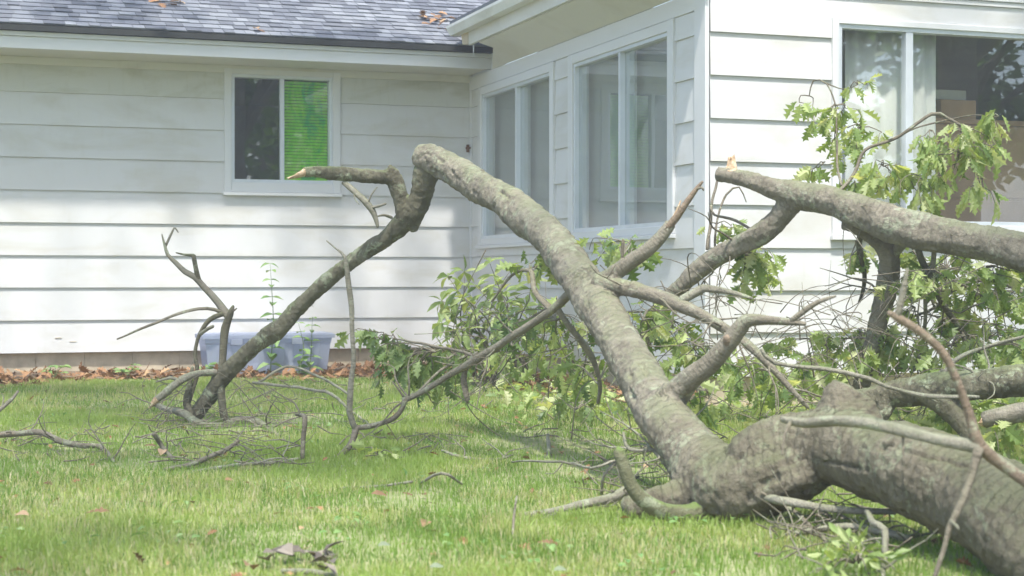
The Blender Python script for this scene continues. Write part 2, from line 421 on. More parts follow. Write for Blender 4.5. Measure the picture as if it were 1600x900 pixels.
def window(wall, o, g, parent, glass, mull=None, sill_z=None, casing=0.012, sash=0.028, mul_w=0.035, depth=0.03, label=None, stile=0):
    """o: outer casing (a0,a1,z0,z1); g: glass (a0,a1,z0,z1); mull: centre of the meeting stile; one child per sash"""
    root = MB()
    a0, a1, z0, z1 = o; b0, b1, c0, c1 = g
    n1 = 0.034
    wall.slab(root, a0, b0-sash, z0, z1, -0.02, n1); wall.slab(root, b1+sash, a1, z0, z1, -0.02, n1)
    wall.slab(root, b0-sash, b1+sash, c1+sash, z1, -0.02, n1-0.003); wall.slab(root, b0-sash, b1+sash, z0, c0-sash, -0.02, n1-0.003)
    w = root.build("window", M_trim, parent, bevel=0.004)
    if label: w["label"] = label
    fr = MB(); nf = n1 - 0.014
    wall.slab(fr, b0-sash, b0, c0-sash, c1+sash, -0.06, nf); wall.slab(fr, b1, b1+sash, c0-sash, c1+sash, -0.06, nf)
    wall.slab(fr, b0, b1, c1, c1+sash, -0.06, nf-0.002); wall.slab(fr, b0, b1, c0-sash, c0, -0.06, nf-0.002)
    fr.build("frame", M_alu, w, bevel=0.002)
    lights = [(b0, b1)]
    if mull:
        m = MB(); wall.slab(m, mull-mul_w/2, mull+mul_w/2, c0, c1, -0.05, nf-0.006); m.build("mullion", M_alu, w, bevel=0.002)
        lights = [(b0, mull-mul_w/2), (mull+mul_w/2, b1)]
        if stile:
            for q0, q1 in ((mull+mul_w/2+0.001, mull+mul_w/2+stile), (b0+0.001, b0+stile*0.7)):
                st_ = MB(); wall.slab(st_, q0, q1, c0+0.001, c1-0.001, -0.058, -0.036); st_.build('sash', M_alu, w, bevel=0.002)
    for k, (l0, l1) in enumerate(lights):
        q = MB(); nn = -0.012 - 0.012*k
        q.quad(wall.pt(l0, c0, nn), wall.pt(l1, c0, nn), wall.pt(l1, c1, nn), wall.pt(l0, c1, nn)); q.build("pane", glass, w)
    s = MB(); wall.slab(s, a0-0.012, a1+0.012, z0-0.03, z0-0.002, 0.0, n1+0.022); s.build("sill", M_trim, w, bevel=0.003)
    return w

def rect(fn, plane, x0, y0, x1, y1, axis):
    """pixel corners (left-top and right-bottom) -> (a0,a1,z0,z1) on a wall plane"""
    p, q = fn(x0, y0, plane), fn(x1, y1, plane)
    a0, a1 = (p.x, q.x) if axis == 'x' else (-p.y, -q.y)
    return a0, a1, min(p.z, q.z), max(p.z, q.z)

# left wall, its window
tl = on_y(350, 107, YL); br = on_y(531, 303, YL)
oL = (tl.x, br.x, br.z, tl.z)
g0 = on_y(366, 121, YL+0.01); g1 = on_y(514, 283, YL+0.01)
gL = (g0.x, g1.x, g1.z, g0.z)
wallL = board_wall(WL, -9.0, XW-0.001, [oL], SOF+0.05, house, M_siding, trim_right=0.03)
mL = on_y(441, 200, YL).x
winL = window(WL, oL, gL, house, M_glass, mL, label="left wall window with dark half and green blind half")
# wing side wall, two windows
def ws_rect(x0, ytl, x1, ybr, ytr=None):
    p = on_x(x0, ytl, XW); q = on_x(x1, ybr, XW)
    return (-p.y, -q.y, q.z, p.z)
def ws(x, y): p = on_x(x, y, XW); return -p.y, p.z
gz1 = ws(862, 121)[1]; gz0 = ws(1046, 346)[1]
g_w2 = (ws(902, 0)[0], ws(1046, 0)[0], gz0, ws(1046, 57)[1])
g_w1 = (ws(758, 0)[0], ws(862, 0)[0], gz0, ws(1046, 57)[1])
ocz0, ocz1 = gz0-0.085, g_w2[3]+0.10
o_w1 = (ws(752, 0)[0], ws(870, 0)[0], ocz0, ocz1)
o_w2 = (ws(893, 0)[0], ws(1058, 0)[0], ocz0, ocz1)
a_far, a_near = -YL+0.004, -YR
wallS = board_wall(WS, a_far, a_near, [o_w1, o_w2], 2.668, house, M_siding, plain_above=ocz1+0.003, trim_right=0.14, trim_left=0.02)
fz = MB(); WS.slab(fz, a_far, a_near-0.14, ocz1+0.004, 2.668, 0.001, 0.024); fz.build("frieze_board", M_trim, house, bevel=0.003)
fz = MB(); WS.slab(fz, a_far, -13.52, 2.669, 3.25, -0.1, 0.004); fz.build("frieze_board", M_trim, house)
window(WS, o_w1, g_w1, house, M_glass_dusty, ws(808, 0)[0], stile=0.16, label="wing window beside the inner corner")
window(WS, o_w2, g_w2, house, M_glass_dusty, ws(970, 0)[0], stile=0.14, label="wing window nearest the outer corner")
# right front wall, picture window
XE = 12.5
o_r = (on_y(1297, 30, YR).x, 9.6, on_y(1297, 368, YR).z, on_y(1300, 28, YR).z)
g_r = (on_y(1313, 45, YR).x, 9.5, on_y(1560, 347, YR).z, on_y(1313, 45, YR).z)
wallR = board_wall(WR, XW, XE, [o_r], 2.74, house, M_siding, plain_above=2.70, trim_left=0.012)
window(WR, o_r, g_r, house, M_glass, on_y(1419, 150, YR).x, mul_w=0.055, label="wide front window with pale curtain behind the glass")
fz = MB(); WR.slab(fz, XW+0.0, XE, 2.702, 2.80, 0.001, 0.030); WR.slab(fz, XW, o_r[0]-0.0, 2.50, 2.699, 0.001, 0.028) if False else None
fz.build("frieze_board", M_trim, house, bevel=0.003)
# corner boards
cb = MB(); WS.slab(cb, a_near-0.138, a_near+0.026, 0.192, 2.667, 0.0012, 0.030); cb.build("corner_board", M_trim, house, bevel=0.003)
cb = MB(); WL.slab(cb, XW-0.030, XW-0.0005, 0.192, SOF-0.001, 0.0012, 0.030); cb.build("corner_board", M_trim, house, bevel=0.003)

# foundation blocks
def foundation():
    f = MB(); WL.slab(f, -9, XW+0.0, -0.2, 0.190, -0.25, -0.045); WR.slab(f, XW, XE, -0.2, 0.190, -0.25, -0.045)
    WS.slab(f, a_far-0.0, a_near-0.02, -0.2, 0.189, -0.25, -0.044)
    fo = f.build("foundation", M_block, house)
    x = -2.9
    while x < XW-0.4:
        b = MB(); WL.slab(b, x+0.0015, x+0.3985, 0.02, 0.186, -0.05, -0.036 + rnd.uniform(-0.002, 0.003)); b.build("concrete_block", M_block, fo, bevel=0.002); x += 0.4
foundation()

# eaves of the left part
YE = 13.60
fb = MB(); fb.box((-9, YE, 2.68), (XW-0.001, YE+0.035, 2.777)); fb.build("fascia", M_trim, house, bevel=0.003)
lp = MB(); lp.box((-9, YE-0.018, 2.778), (XW-0.001, YE+0.03, 2.816)); lp.build("fascia_moulding", M_trim, house, bevel=0.004)
dp = MB(); dp.hexa([(-9, YE-0.062, 2.818), (XW, YE-0.062, 2.818), (XW, YE+0.2, 2.818), (-9, YE+0.2, 2.818), (-9, YE-0.062, 2.861), (XW, YE-0.062, 2.861), (XW, YE+0.2, 2.866+0.09), (-9, YE+0.2, 2.866+0.09)])
dp.build("drip_edge", M_drip, house)
sf = MB(); sf.box((-9, YE+0.036, 2.684), (XW-0.031, YL-0.03, 2.70)); sf.build("soffit", M_soffit, house)
ft = MB(); WL.slab(ft, -9, XW-0.031, 2.62, 2.683, 0.008, 0.030); ft.build("frieze_board", M_soffit, house)

# left roof with its shingles
SL = 5/12; CS = 1/math.sqrt(1+SL*SL); SSN = SL*CS
def rp(x, s, h=0.0):   # x along the eave, s up the slope, h above the deck
    return Vector((x, YE-0.055 + s*CS - h*SSN, 2.868 + s*SSN + h*CS))
def roof():
    d = MB(); a, b, c, e = rp(-9, 0), rp(XW+3, 0), rp(XW+3, 4.2), rp(-9, 4.2)
    a2, b2 = rp(XW+0.0, 0), rp(XW+0.0, 0)
    pts = [rp(-9, 0.02, -0.03), rp(XW+2.4, 0.02, -0.03), rp(XW+2.4, 4.2, -0.03), rp(-9, 4.2, -0.03), rp(-9, 0.02, 0), rp(XW+2.4, 0.02, 0), rp(XW+2.4, 4.2, 0), rp(-9, 4.2, 0)]
    d.hexa(pts); ro = d.build("roof", M_shingle, house)
    # a tab of laminated shingle: EXP exposure
    EXP = 0.145; rows = 29; single = []; rest = []
    for r in range(rows):
        s0 = r*EXP; x = -9 + rnd.uniform(0, 0.2)
        xe = XW-0.01 if r < 2 else XW+2.3
        while x < xe-0.02:
            w = rnd.choice((0.09, 0.10, 0.12, 0.14, 0.17)); x1 = min(x+w, xe)
            th = rnd.choice((0.006, 0.006, 0.011)); sj = rnd.uniform(-0.004, 0.004)
            pr = project(rp((x+x1)/2, s0, 0)); vis = pr and -30 < pr[0] < 790 and -6 < pr[1] < 110
            (single if vis else rest).append((x+0.002, x1-0.002, s0+sj, th, pr[1] if pr else 0)); x = x1
    single.sort(key=lambda q: -q[4])
    def slabp(q):
        x0, x1, s0, th, _ = q; s1 = s0 + EXP + 0.03
        return [rp(x0, s0, 0.004), rp(x1, s0, 0.004), rp(x1, s1, 0.001), rp(x0, s1, 0.001), rp(x0, s0, 0.006+th), rp(x1, s0, 0.006+th), rp(x1, s1, 0.003), rp(x0, s1, 0.003)]
    for q in single[:300]:
        m = MB(); m.hexa(slabp(q)); m.build("shingle", M_shingle, ro)
    m = MB()
    for q in single[300:] + rest:
        i0 = len(m.v); m.hexa(slabp(q)); t = rnd.random()
        for i in range(i0, i0+8): m.tint[i] = t
    tag(m.build("shingles", M_shingle, ro), kind="stuff")
roof()
# wing eave: fascia, soffit, gutter, roof
XF = 4.20; YF = 13.24
w = MB(); w.box((XF, YR-0.09, 2.812), (XF+0.03, YF-0.12, 2.93)); fo = w.build("fascia", M_soffit, house, bevel=0.003); fo["label"] = "weathered fascia under the wing gutter with a rotted end"
w = MB(); q_ = [(XF+0.031, YR-0.08, 2.806), (XW-0.026, YR-0.08, 2.668), (XW-0.026, 13.50, 2.668), (4.335, 12.86, 2.762), (XF+0.031, 12.92, 2.806)]
w.v = [(x, y, z) for x, y, z in q_] + [(x, y, z+0.015) for x, y, z in q_]; w.f = [(0, 4, 3, 2, 1), (5, 6, 7, 8, 9)] + [(k, (k+1) % 5, 5+(k+1) % 5, 5+k) for k in range(5)]; w.m = [0]*7
w.build("soffit", M_soffit, house)
w = MB(); w.hexa([(XF-0.008, YF-0.118, 2.815), (XF+0.032, YF-0.118, 2.815), (XF+0.034, YF+0.02, 2.835), (XF-0.012, YF+0.02, 2.835), (XF-0.008, YF-0.118, 2.93), (XF+0.032, YF-0.118, 2.93), (XF+0.034, YF+0.06, 2.93), (XF-0.012, YF+0.06, 2.93)])
w.build("fascia_end_block", M_block, house, bevel=0.008)
w = MB(); w.box((XF-0.012, 12.95, 2.70), (XF-0.004, 12.958, 2.79)); w.build("nail", M_alu, house)
GZ = 0.147
def gutter():
    prof = [(XF-0.002, 2.775), (XF-0.085, 2.775), (XF-0.098, 2.800), (XF-0.118, 2.835), (XF-0.118, 2.858), (XF-0.108, 2.858), (XF-0.108, 2.838), (XF-0.090, 2.804), (XF-0.080, 2.782), (XF-0.002, 2.782)]
    prof = [(x, z+GZ) for x, z in prof]
    m = MB(); n = len(prof); y0, y1 = YR-0.12, YF+0.14
    for y in (y0, y1): m.v += [(x, y, z) for x, z in prof]
    for i in range(n):
        j = (i+1) % n; m.f.append((i, j, n+j, n+i)); m.m.append(0)
    g = m.build("gutter", M_gutter, house)
    for y in (y0, y1):
        e = MB(); k = [(x, z+GZ) for x, z in ((XF-0.002, 2.775), (XF-0.085, 2.775), (XF-0.098, 2.800), (XF-0.118, 2.835), (XF-0.118, 2.860), (XF-0.002, 2.860))]
        d = 0.003 if y == y1 else -0.003
        e.v = [(x, y, z) for x, z in k] + [(x, y+d, z) for x, z in k]
        e.f = [tuple(range(6)), tuple(range(11, 5, -1))] + [(i, (i+1) % 6, 6+(i+1) % 6, 6+i) for i in range(6)]; e.m = [0]*8
        e.build("end_cap", M_gutter, g)
gutter()
wr = MB()
def wz(x): return 3.012 + (x-(XF-0.10))*SL
x0, x1, xr = XF-0.10, 8.2, 12.6
wr.hexa([(x0, YR-0.10, wz(x0)), (x1, YR-0.10, wz(x1)), (x1, 19, wz(x1)), (x0, YF+0.1, wz(x0)), (x0, YR-0.10, wz(x0)+0.03), (x1, YR-0.10, wz(x1)+0.03), (x1, 19, wz(x1)+0.03), (x0, YF+0.1, wz(x0)+0.03)])
wr.hexa([(x1, YR-0.10, wz(x1)), (xr, YR-0.10, wz(x0)), (xr, 19, wz(x0)), (x1, 19, wz(x1)), (x1, YR-0.10, wz(x1)+0.03), (xr, YR-0.10, wz(x0)+0.03), (xr, 19, wz(x0)+0.03), (x1, 19, wz(x1)+0.03)])
wr.build("roof", M_shingle, house)
gb = MB(); gb.hexa([(XF, YR-0.06, 2.815), (XW+0.0, YR-0.06, 2.68), (XW+0.0, YR-0.03, 2.68), (XF, YR-0.03, 2.815), (XF, YR-0.06, wz(XF)-0.006), (XW+0.0, YR-0.06, wz(XW)-0.006), (XW+0.0, YR-0.03, wz(XW)-0.006), (XF, YR-0.03, wz(XF)-0.006)]); gb.build('eave_return', M_trim, house)
ga = MB(); ga.v = [(XW, YR+0.02, 2.68), (XE, YR+0.02, 2.68), (x1, YR+0.02, wz(x1)-0.02), (XW, YR+0.02, wz(XW)-0.01), (XW, YR+0.1, 2.68), (XE, YR+0.1, 2.68), (x1, YR+0.1, wz(x1)-0.02), (XW, YR+0.1, wz(XW)-0.01)]
ga.f = [(0,1,2,3), (7,6,5,4), (0,4,5,1), (1,5,6,2), (2,6,7,3), (3,7,4,0)]; ga.m = [0]*6
ga.build("gable_wall", M_trim, house)
# rooms behind the glass
def room(a, b, mat, name="room"):
    m = MB(); x0,y0,z0 = a; x1,y1,z1 = b
    m.quad((x0,y1,z0),(x1,y1,z0),(x1,y1,z1),(x0,y1,z1)); m.quad((x0,y0,z0),(x0,y1,z0),(x0,y1,z1),(x0,y0,z1))
    m.quad((x1,y0,z0),(x1,y1,z0),(x1,y1,z1),(x1,y0,z1)); m.quad((x0,y0,z0),(x1,y0,z0),(x1,y1,z0),(x0,y1,z0)); m.quad((x0,y0,z1),(x1,y0,z1),(x1,y1,z1),(x0,y1,z1))
    return m.build(name, mat, house)
room((0.5, YL+0.105, 0.25), (XW-0.2, YL+2.6, 2.62), M_room_dark)
room((XW+0.105, YR+0.105, 0.25), (XW+5.4, YL-0.05, 2.62), M_room)

# blind in the left window, curtain and reflection stand-ins in the front window
bl = empty("window_blind", (mL+0.35, YL+0.05, gL[2]))
tag(bl, "green slatted blind behind the right half of the left wall window", "blind")
zz = gL[2]+0.004
while zz < gL[3]-0.01:
    s = MB(); s.hexa([(mL+0.02, YL+0.045, zz), (gL[1]-0.004, YL+0.045, zz), (gL[1]-0.004, YL+0.058, zz+0.026), (mL+0.02, YL+0.058, zz+0.026),
                      (mL+0.02, YL+0.047, zz), (gL[1]-0.004, YL+0.047, zz), (gL[1]-0.004, YL+0.060, zz+0.026), (mL+0.02, YL+0.060, zz+0.026)])
    s.build("slat", M_blind, bl); zz += 0.0285
def curtain(x0, x1, y, z0, z1, label):
    m = MB(); n = int((x1-x0)/0.012)
    for i in range(n+1):
        x = x0 + (x1-x0)*i/n; yy = y + 0.012*math.sin(x*52 + 1.5*math.sin(x*9)) + 0.008*math.sin(x*17)
        for z in (z0, (z0+z1)/2, z1): m.v.append((x, yy + (0.012*math.sin(x*31) if z == z0 else 0), z))
    for i in range(n):
        for q in (0, 1): m.f.append((i*3+q, i*3+3+q, i*3+4+q, i*3+1+q)); m.m.append(0)
    o = m.build("curtain", M_curtain, None, True); sol = o.modifiers.new("thick", 'SOLIDIFY'); sol.thickness = 0.003
    tag(o, label, "curtain")
curtain(on_y(1316, 100, YR+0.2).x, on_y(1455, 100, YR+0.2).x, YR+0.15, o_r[2]-0.25, g_r[3]+0.03, "pale sheer curtain hanging in soft folds behind the front window")
def standin():  # added solid shapes standing in for a brown reflection in the glass
    c = empty("reflection_standin", (6.9, YR+1.0, 0.25)); tag(c, "added brown cabinet seen inside through the front window", "standin")
    Yc = YR+0.9
    p0 = on_y(1432, 192, Yc); p1 = on_y(1690, 192, Yc)
    b = MB(); b.box((p0.x, Yc, 0.26), (p1.x, Yc+0.45, p0.z)); b.build("body", M_standin, c, bevel=0.01)
    t = MB(); t.box((p0.x-0.02, Yc-0.02, p0.z+0.001), (p1.x+0.02, Yc+0.47, p0.z+0.04)); t.build("top", M_standin, c, bevel=0.006)
    q0 = on_y(1470, 155, Yc+0.05); q1 = on_y(1525, 155, Yc+0.05)
    h = MB(); h.box((q0.x, Yc+0.05, p0.z+0.042), (q1.x, Yc+0.4, q0.z)); h.build("upper_block", M_standin, c, bevel=0.006)
    for k in range(3):
        d = MB(); za = 0.9+k*0.26; d.box((p0.x+0.03, Yc-0.014, za), (p1.x-0.03, Yc-0.001, za+0.24)); d.build("front_strip", M_standin, c, bevel=0.004)
    r0 = on_y(1455, 140, Yc+0.1); r1 = on_y(1507, 140, Yc+0.1)
    bx = MB(); bx.box((r0.x, Yc+0.08, q0.z+0.001), (r1.x, Yc+0.35, r0.z)); o = bx.build("reflection_box", M_greybox, None, bevel=0.004)
    tag(o, "added pale grey box for a reflection, on the cabinet behind the front window", "box")
standin()
# small rusty hook and nail on the left wall near the corner
def paint_flakes():
    for (x, y) in ((91, 527), (114, 533)):
        p = on_y(x, y, YL-0.02); m = MB(); rr = random.Random(x)
        for k in range(6):
            a = k/5; m.v += [(p.x-0.03+0.06*a, YL-0.017, p.z-0.012+0.012*math.sin(a*3)), (p.x-0.03+0.06*a, YL-0.026-0.012*math.sin(a*3.1), p.z-0.020-0.008*rr.random())]
        for k in range(5): m.f.append((k*2, k*2+2, k*2+3, k*2+1)); m.m.append(0)
        b = MB(); WL.slab(b, p.x-0.028, p.x+0.028, p.z-0.008, p.z-0.003, 0.012, 0.0205); b.build("bare_spot", M_block, house)
paint_flakes()
def hook():
    p = on_y(731, 232, YL-0.03); m = MB()
    m.box((p.x-0.012, p.y-0.012, p.z-0.035), (p.x+0.012, p.y+0.01, p.z+0.035)); m.box((p.x-0.02, p.y-0.03, p.z-0.005), (p.x+0.02, p.y+0.01, p.z+0.012))
    tag(m.build("wall_hook", M_rust, None, bevel=0.003), "small rusty hook on the white siding near the inner corner", "hook")
hook()

# ------------------------------------------------------------------ tubes: wood
def crom(pts, step):
    """Catmull-Rom through (Vector, r) samples"""
    out = []; n = len(pts)
    for i in range(n-1):
        p0 = pts[max(i-1, 0)]; p1 = pts[i]; p2 = pts[i+1]; p3 = pts[min(i+2, n-1)]
        L = (p2[0]-p1[0]).length; k = max(2, int(L/step))
        for j in range(k):
            t = j/k; t2 = t*t; t3 = t2*t
            v = 0.5*((2*p1[0]) + (p2[0]-p0[0])*t + (2*p0[0]-5*p1[0]+4*p2[0]-p3[0])*t2 + (3*p1[0]-p0[0]-3*p2[0]+p3[0])*t3)
            out.append((v, p1[1] + (p2[1]-p1[1])*(t*t*(3-2*t))))
    out.append(pts[-1]); return out

def tube(mb, pts, seg=10, step=0.04, rough=0.05, lump=0.0, wob=0.0, seed=0, cap0=True, cap1='point'):
    """pts: list of (Vector, radius)"""
    path = crom(pts, step); n = len(path)
    if wob:
        path = [(p + Vector((noise.noise(Vector((i*step*6+seed, 1.3, seed))), noise.noise(Vector((i*step*6, 7.7+seed, seed))), noise.noise(Vector((i*step*6, seed, 4.1)))))*wob*min(1, i/3), r) for i, (p, r) in enumerate(path)]
    t0 = (path[1][0]-path[0][0]).normalized(); ref = Vector((0, 0, 1)) if abs(t0.z) < 0.9 else Vector((1, 0, 0))
    u = t0.cross(ref).normalized(); base = len(mb.v); s = 0.0
    for i, (p, r) in enumerate(path):
        a = path[max(i-1, 0)][0]; b = path[min(i+1, n-1)][0]; t = (b-a)
        t = t.normalized() if t.length > 1e-9 else t0
        u = (u - t*u.dot(t)); u = u.normalized() if u.length > 1e-6 else t.orthogonal().normalized(); v = t.cross(u)
        if i: s += (p - path[i-1][0]).length
        for k in range(seg):
            a_ = 2*math.pi*k/seg; ca, sa = math.cos(a_), math.sin(a_)
            q = Vector((ca*r*9 + seed*3.1, sa*r*9 + seed, s*6))
            rr = r
            if rough: rr *= 1 + rough*noise.noise(q*1.0) + rough*0.6*noise.noise(Vector((q.x*2.6, q.y*2.6, q.z*2.2)))
            if lump: rr += lump*max(0, noise.noise(Vector((ca*1.3+seed, sa*1.3, s*3.2+seed)))-0.12)*r*2
            mb.bk[len(mb.v)] = (ca*r + seed*0.37, sa*r + seed*0.19, s + seed*0.71)
            mb.v.append(tuple(p + u*(ca*rr) + v*(sa*rr)))
    for i in range(n-1):
        for k in range(seg):
            a = base+i*seg+k; b = base+i*seg+(k+1) % seg
            mb.f.append((a, b, b+seg, a+seg)); mb.m.append(0)
    for on, ring, p, r, sgn in ((cap0, 0, path[0][0], path[0][1], -1), (cap1, n-1, path[-1][0], path[-1][1], 1)):
        if not on: continue
        d = (path[1][0]-path[0][0]).normalized() if ring == 0 else (path[-1][0]-path[-2][0]).normalized()
        c = len(mb.v); mb.bk[c] = (seed*0.37, seed*0.19, (0 if ring == 0 else s) + seed*0.71)
        mb.v.append(tuple(p + d*(sgn*r*(0.5 if on == True else (0.9 if on == 'point' else 0.05)))))
        for k in range(seg):
            a = base+ring*seg+k; b = base+ring*seg+(k+1) % seg
            mb.f.append((b, a, c) if ring == 0 else (a, b, c)); mb.m.append(0)
    return path

SEED = [1]
def px_path(lst):
    """(px, py, depth, thickness px) -> (Vector, radius)"""
    return [(P(x, y, d), max(0.0015, t*d/F/2)) for (x, y, d, t) in lst]
def limb(name, lst, parent, mat=None, seg=10, step=0.05, rough=0.07, lump=0.0, wob=0.0, cap1='point', label=None, world=False):
    SEED[0] += 1; mb = MB(); pts = lst if world else px_path(lst)
    if seg <= 10: lump, rough, wob = lump*1.7 + 0.15, rough*1.4, max(wob*1.5, 0.004); pts = [(p, r*0.84) for p, r in pts]
    tube(mb, pts, seg, step, rough, lump, wob, SEED[0]*1.37, True, cap1)
    o = mb.build(name, mat or M_bark, parent, True)
    if label: o["label"] = label
    return o
def fuse(name, tubes, parent, mat, voxel=0.009, smooth=10, ridge=0.010, fine=0.004, label=None, crack=0.0, shade_zone=None, grooves=()):
    """several limbs grown into ONE continuous skin (voxel union), then roughened as bark"""
    from mathutils.kdtree import KDTree
    mb = MB(); starts = []
    for (lst, seg, step, rough, lump) in tubes:
        SEED[0] += 1; starts.append(len(mb.v)); tube(mb, px_path(lst), seg, step, rough, lump, 0, SEED[0]*1.37, True, 'flat')
    o = mb.build(name, mat, parent, True)
    r = o.modifiers.new("union", 'REMESH'); r.mode = 'VOXEL'; r.voxel_size = voxel; r.use_smooth_shade = True
    if smooth:
        sm = o.modifiers.new("relax", 'SMOOTH'); sm.factor = 0.5; sm.iterations = smooth
    bpy.context.view_layer.update(); dg = bpy.context.evaluated_depsgraph_get()
    me = bpy.data.meshes.new_from_object(o.evaluated_get(dg)); o.modifiers.clear()
    n = len(mb.v); kd = KDTree(n)
    for i, c in enumerate(mb.v): kd.insert(c, i)
    kd.balance()
    nv = len(me.vertices); co = np.zeros(nv*3, np.float32); me.vertices.foreach_get("co", co); co = co.reshape(-1, 3)
    no = np.zeros(nv*3, np.float32); me.vertices.foreach_get("normal", no); no = no.reshape(-1, 3)
    bs = np.zeros((nv, 3), np.float32); dsp = np.zeros(nv, np.float32); trunk_shade = np.zeros(nv, np.float32); nz = noise.noise
    for i in range(nv):
        p = co[i]; _, j, _ = kd.find(p); b = mb.bk.get(j, (0, 0, 0)); bs[i] = b
        if shade_zone: trunk_shade[i] = min(1.0, max(0.0, 1.0 - ((Vector(p) - shade_zone[0]).length - shade_zone[1])/shade_zone[2])) if not (j < starts[1] or starts[2] <= j < starts[4]) else 1.0
        q = Vector((float(p[0]), float(p[1]), float(p[2])))
        dsp[i] = ridge*(0.55*nz(q*9) + 0.3*(0.35-abs(nz(q*21)))) + fine*(nz(q*48) + 0.8*nz(Vector((b[0]*30, b[1]*30, b[2]*85))))
    if crack:
        for i in range(nv):
            b = bs[i]; c = abs(nz(Vector((float(b[0])*11, float(b[1])*11, float(b[2])*1.5)))); g_ = nz(Vector((float(co[i][0])*2.2, float(co[i][1])*2.2, 5.0)))
            if c < 0.03 and g_ > 0.02: dsp[i] -= crack*(1-c/0.03)*min(1, g_*5)
    for ln_ in grooves:
        for i in range(nv):
            q = project(co[i])
            if q is None or not (ln_[0][0]-6 < q[0] < ln_[-1][0]+6): continue
            v_ = Vector(co[i]) - Vector((0, 0, CAMH))
            if v_.dot(Vector(no[i])) > 0: continue
            for (ax, ay, aw), (bx, by, bw) in zip(ln_, ln_[1:]):
                if ax <= q[0] <= bx:
                    tt = (q[0]-ax)/(bx-ax); dd = abs(q[1] - (ay + (by-ay)*tt) - 2.0*nz(Vector((q[0]*0.12, 3.0, ay)))); ww = aw + (bw-aw)*tt
                    if dd < ww: dsp[i] -= 0.013*(1-dd/ww)**0.6; trunk_shade[i] = 1.2
    bkp = co.copy(); co += no*dsp[:, None]
    me.vertices.foreach_set("co", co.ravel())
    for nm, arr in (("bk", bkp), ("bs", bs)):
        if nm in me.attributes: me.attributes.remove(me.attributes[nm])
        me.attributes.new(nm, 'FLOAT_VECTOR', 'POINT').data.foreach_set("vector", np.ascontiguousarray(arr).ravel())
    if shade_zone: me.attributes.new('trunk_shade', 'FLOAT', 'POINT').data.foreach_set('value', trunk_shade)
    me.materials.clear(); me.materials.append(mat)
    me.polygons.foreach_set("use_smooth", [True]*len(me.polygons)); me.polygons.foreach_set("material_index", [0]*len(me.polygons)); me.update()
    o.data = me; me.name = name
    if label: o["label"] = label
    return o
def splinter(p, d, r, length, parent, n=9, seed=0, label=None, skew=None):
    """raw broken wood at the end of a limb: jagged tube closing in spikes"""
    rr = random.Random(seed); d = Vector(d).normalized(); u = d.orthogonal().normalized(); v = d.cross(u)
    mb = MB(); seg = 14
    sk = Vector(skew).normalized() if skew else u
    for ring in range(4):
        for k in range(seg):
            a = 2*math.pi*k/seg; off = u*math.cos(a) + v*math.sin(a)
            side = max(0.0, 0.5 + 0.5*off.dot(sk))
            if ring == 0: mb.v.append(tuple(p - d*r*0.4 + off*r*0.93))
            elif ring == 1: mb.v.append(tuple(p + off*r*0.95 + d*length*0.15*side))
            elif ring == 2: mb.v.append(tuple(p + off*r*(0.80) + d*length*(0.10 + 0.90*side**1.6)*rr.uniform(0.55, 1.0)))
            else: mb.v.append(tuple(p + off*r*0.35 + d*length*(0.05 + 0.75*side**1.6)*rr.uniform(0.5, 1.0)))
    for ring in range(3):
        for k in range(seg):
            a = ring*seg+k; b = ring*seg+(k+1) % seg; mb.f.append((a, b, b+seg, a+seg)); mb.m.append(0)
    c = len(mb.v); mb.v.append(tuple(p + d*length*0.3))
    for k in range(seg): mb.f.append((3*seg+k, 3*seg+(k+1) % seg, c)); mb.m.append(0)
    o = mb.build("broken_end", M_wood, parent)
    if label: o["label"] = label
    return o
def twigs_on(parent, lst, n, lo, hi, seed, mat=None, world=False, up=0.2, t0=0.15, fork=0.6):
    """side twigs on a limb, each its own part"""
    rr = random.Random(seed); pts = lst if world else px_path(lst); path = crom(pts, 0.05)
    for i in range(n):
        k = int(len(path)*rr.uniform(t0, 0.98)); k = min(max(k, 1), len(path)-2)
        p, r = path[k]; t = (path[k+1][0]-path[k-1][0]).normalized()
        dr = Vector((rr.gauss(0, 1), rr.gauss(0, 1), rr.gauss(up, 0.8))).normalized(); dr = (dr + t*rr.uniform(0.1, 0.9)).normalized()
        L = rr.uniform(lo, hi); r0 = min(r*0.6, L*0.012+0.0015); q = p; chain = [(q.copy(), r0)]
        for j in range(1, 5):
            dr = (dr + Vector((rr.gauss(0, .28), rr.gauss(0, .28), rr.gauss(-0.03, .22)))).normalized(); q = q + dr*L/4
            if q.z < 0.01: q.z = 0.012
            chain.append((q.copy(), r0*(1-j*0.2)+0.0006))
        mb = MB(); SEED[0] += 1; tube(mb, chain, 5, 0.03, 0.1, 0, 0.004, SEED[0]*0.7)
        if rr.random() < fork:
            b = chain[2][0]; d2 = (dr + Vector((rr.gauss(0, .8), rr.gauss(0, .8), rr.gauss(0, .6)))).normalized()
            tube(mb, [(b, r0*0.6), (b+d2*L*0.22, r0*0.45), (b+d2*L*0.4+Vector((0, 0, rr.gauss(0, .04))), r0*0.25)], 4, 0.03, 0.1, 0, 0.003, SEED[0]*0.9)
        mb.build("twig", mat or M_twig, parent, True)

